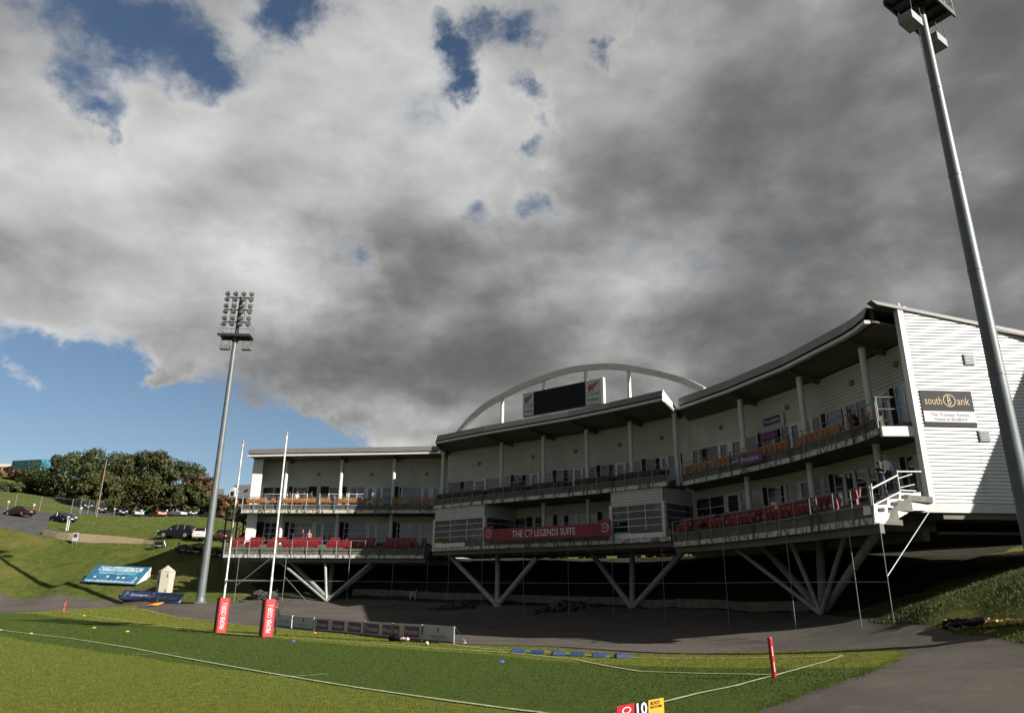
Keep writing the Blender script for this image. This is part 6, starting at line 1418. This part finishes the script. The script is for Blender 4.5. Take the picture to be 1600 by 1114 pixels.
# gap seen under the deck: lit stone walls, dark hedge behind
for lab, a, b2, Ya, Yb in (('sunlit stone wall seen through the gap under the middle of the grandstand', (858, 880), (936, 881), 82, 79.5), ('sunlit stone wall under the right half of the grandstand deck', (1003, 877), (1122, 876), 76, 70), ('short sunlit wall glimpsed right of the cluster of struts', (1225, 871), (1300, 868), 66, 62)):
    p, q = at(a[0], a[1]+6, Ya), at(b2[0], b2[1]+6, Yb); za = at(a[0], a[1]-6, Ya).z; mb = MB(); mb.seg(p, q, .5, min(p.z, q.z)-1, za); tag(mb.build('stone_wall', m_kerb, None), lab, 'wall')
hg = leafmat('dark hedge leaves', (.012, .018, .006), (.02, .024, .008), (.03, .028, .01))
for k, (px, Y) in enumerate([(640, 104), (700, 102), (760, 100), (820, 98), (880, 96), (940, 94), (1000, 92), (1060, 90), (1120, 86), (1180, 84), (1240, 80), (1310, 78), (1390, 76), (1470, 74), (1550, 72)]):
    p = at(px, 870, Y); z = Z(p.x, p.y); tree('hedge_bush', ['dark bush in the gap left of the first middle strut cluster', 'dark bush at the top of the left raking strut of the second cluster', 'dark bush behind the upright of the second strut cluster', 'dark bush in the gap under the left end of the red banner', 'dark bush behind the left end of the sunlit stone wall', 'dark bush behind the right end of the sunlit stone wall', 'dark bush behind the upright of the third strut cluster', 'dark bush at the top of the right strut of the third cluster', 'dark bush behind the right stone wall', 'dark bush behind the first raking strut of the right hand cluster', 'dark bush behind the middle of the right hand strut cluster', 'dark bush behind the thick right strut of the last cluster', 'dark bush under the end stair of the grandstand', 'dark bush under the white gable left of the railing middle', 'dark bush under the white gable next to the red barrier'][k], 'bush', 'dark bushes seen under the grandstand deck', (p.x, p.y, z-.3), 6.5, 8.5, hg, 200+k, nclump=16, nleaf=90, low=.05, size=.8)
# small things at the foot of the stand
q = onz(644, 951, 72.); t = thing('plastic_chair', 'white plastic garden chair alone on the track under the left half of the grandstand', 'chair', tuple(q)); wc = mat('white plastic', (.7, .72, .75), .4)
MB().box(q+Vector((0, 0, .43)), (.48, .46, .04)).build('seat', wc, t); MB().prism([q+Vector((.2, -.22, .43)), q+Vector((.32, -.2, .92)), q+Vector((.32, .2, .92)), q+Vector((.2, .22, .43))], (.03, 0, 0)).build('backrest', wc, t)
for x in (-.2, .2):
    for y in (-.19, .19): MB().tube(q+Vector((x, y, .42)), q+Vector((x*1.2, y*1.15, 0)), .025, .02, 6).build('leg', wc, t)
for y in (-.25, .25): MB().pipe([q+Vector((-.22, y, .42)), q+Vector((-.22, y, .66)), q+Vector((.26, y, .66))], .022, 6).build('armrest', wc, t)
rg = random.Random(9)
def heap(name, label, q, n, sx, sy, sz, m, cat='rubble'):
    mb = MB()
    for k in range(n):
        r = rg.uniform(.12, .38); x, y = rg.gauss(0, sx), rg.gauss(0, sy); z = Z(q.x+x, q.y+y)+rg.random()*sz*max(0, 1-abs(x)/(2*sx)); M3 = Matrix.Rotation(rg.uniform(0, 3), 3, 'Z') @ Matrix.Rotation(rg.uniform(-.6, .6), 3, 'X'); mb.box(Vector((q.x+x, q.y+y, z)), (r*2, r*rg.uniform(.5, 1.5), r*.8), M=M3)
    tag(mb.build(name, m, None, org=tuple(q)), label, cat)
heap('rubble_heap', 'dark heap of old tyres and rubble on the bank between the rugby posts', onz(408, 938, 75.), 60, .9, .6, .9, mat('dark rubble', (.05, .048, .045), .9))
heap('scrap_heap', 'low black heap beside the concrete wall left of the second strut cluster', onz(715, 950, 68.), 90, 1.0, .35, .4, steeld, 'pile'); heap('scrap_heap', 'wide black heap against the concrete wall between the two middle strut clusters', onz(880, 955, 63.), 110, 1.1, .4, .6, steeld, 'pile')
# yellow and black hoses heaped on the right bank
def hoses():
    yl = mat('yellow hose', (.75, .50, .12), .55, var=.25, vs=4)
    q0 = hit(1530, 986); rg = random.Random(3)
    for k, (m, lab, x0, x1, r, loops) in enumerate([(yl, 'thick yellow hose stretched along the foot of the right bank', 1.0, 4.2, .085, .10), (yl, 'thin yellow hose coiled beside the black hose on the right bank', -.3, 1.6, .045, .3), (black, 'black hose heaped in a coil on the right bank', -.9, 1.0, .09, .42), (mat('brown hose', (.30, .2, .1), .6), 'brown hose looped over the black coil', -.7, 1.1, .04, .45)]):
        pts = []
        for i in range(60):
            u = i/59; x = lerp(x0, x1, u)+loops*math.sin(u*23+k); y = loops*.9*math.cos(u*23+k)+.2*math.sin(u*5+k)
            g_ = hit(1512+x*27, 984-x*2.2); px_, py_ = g_.x+loops*.25*math.sin(u*17+k), g_.y+y*.6; pts.append(Vector((px_, py_, Z(px_, py_)+r+.03+.16*abs(math.sin(u*11+k))*(loops > .2))))
        tag(MB().pipe(pts, r, 7).build('hose', m, None, smooth=True, org=tuple(pts[0])), lab, 'hose', 'hoses heaped on the right bank')
    q1 = hit(1480, 979); MB_ = MB().lathe(q1+Vector((0, 0, .08)), [(.04, -.14), (.09, -.1), (.10, 0), (.09, .1), (.04, .14)], 12, Matrix.Rotation(R(90), 3, 'Y')); tag(MB_.build('hose_end', yl, None, smooth=True, org=tuple(q1)), 'pale yellow hose coupling alone at the left of the hose heap', 'hose end')
hoses()
# railings and red board glimpsed under the gable
t = thing('red_vehicle_sign', 'bright red barrier board glimpsed under the white gable beside the mast', 'barrier', tuple(at(1572, 845, 58)));
a = at(1572, 828, 58.); z0 = Z(a.x, a.y); MB().box((a.x-.4, a.y, a.z), (1.5, .1, .9)).build('panel', redp, t); MB().box((a.x+.9, a.y, a.z), (.8, .1, 1.1)).build('panel', redp, t)
for dx in (-.8, .0, 1.1): MB().tube((a.x+dx, a.y+.1, z0-.3), (a.x+dx, a.y+.1, a.z), .06, n=6).build('post', whitep, t)
t = thing('plaza_railing', 'grey tubular railing along the top of the bank under the gable', 'railing', tuple(at(1480, 850, 58))); prev = None
for px in range(1370, 1600, 14):
    p = at(px, 856, lerp(57, 54, (px-1370)/230)); z = Z(p.x, p.y); MB().tube((p.x, p.y, z-.2), (p.x, p.y, z+1.1), .035, n=6).build('post', galv, t)
    if prev: MB().tube(prev, (p.x, p.y, z+1.1), .03, n=6).build('rail', galv, t)
    prev = Vector((p.x, p.y, z+1.1))
# steep roofed hall added beyond the right edge, shaped to shade the gable
t = thing('added_shade_hall', 'added steep roofed white hall right of the gable, out of view, shaped to shade its corner', 'building', (38, 31, 5))
MB().prism([Vector((29.5, 29.2, 4)), Vector((46, 29.2, 4)), Vector((46, 29.2, 10)), Vector((37.8, 29.2, 21.3)), Vector((29.5, 29.2, 8.6))], (0, 5, 0)).build('wall', clad, t)
MB().prism([Vector((29.2, 29.0, 8.3)), Vector((37.8, 29.0, 21.6)), Vector((46.3, 29.0, 9.7)), Vector((46.3, 29.0, 10.)), Vector((37.8, 29.0, 21.9)), Vector((29.2, 29.0, 8.6))], (0, 5.4, 0)).build('roof', slate, t)
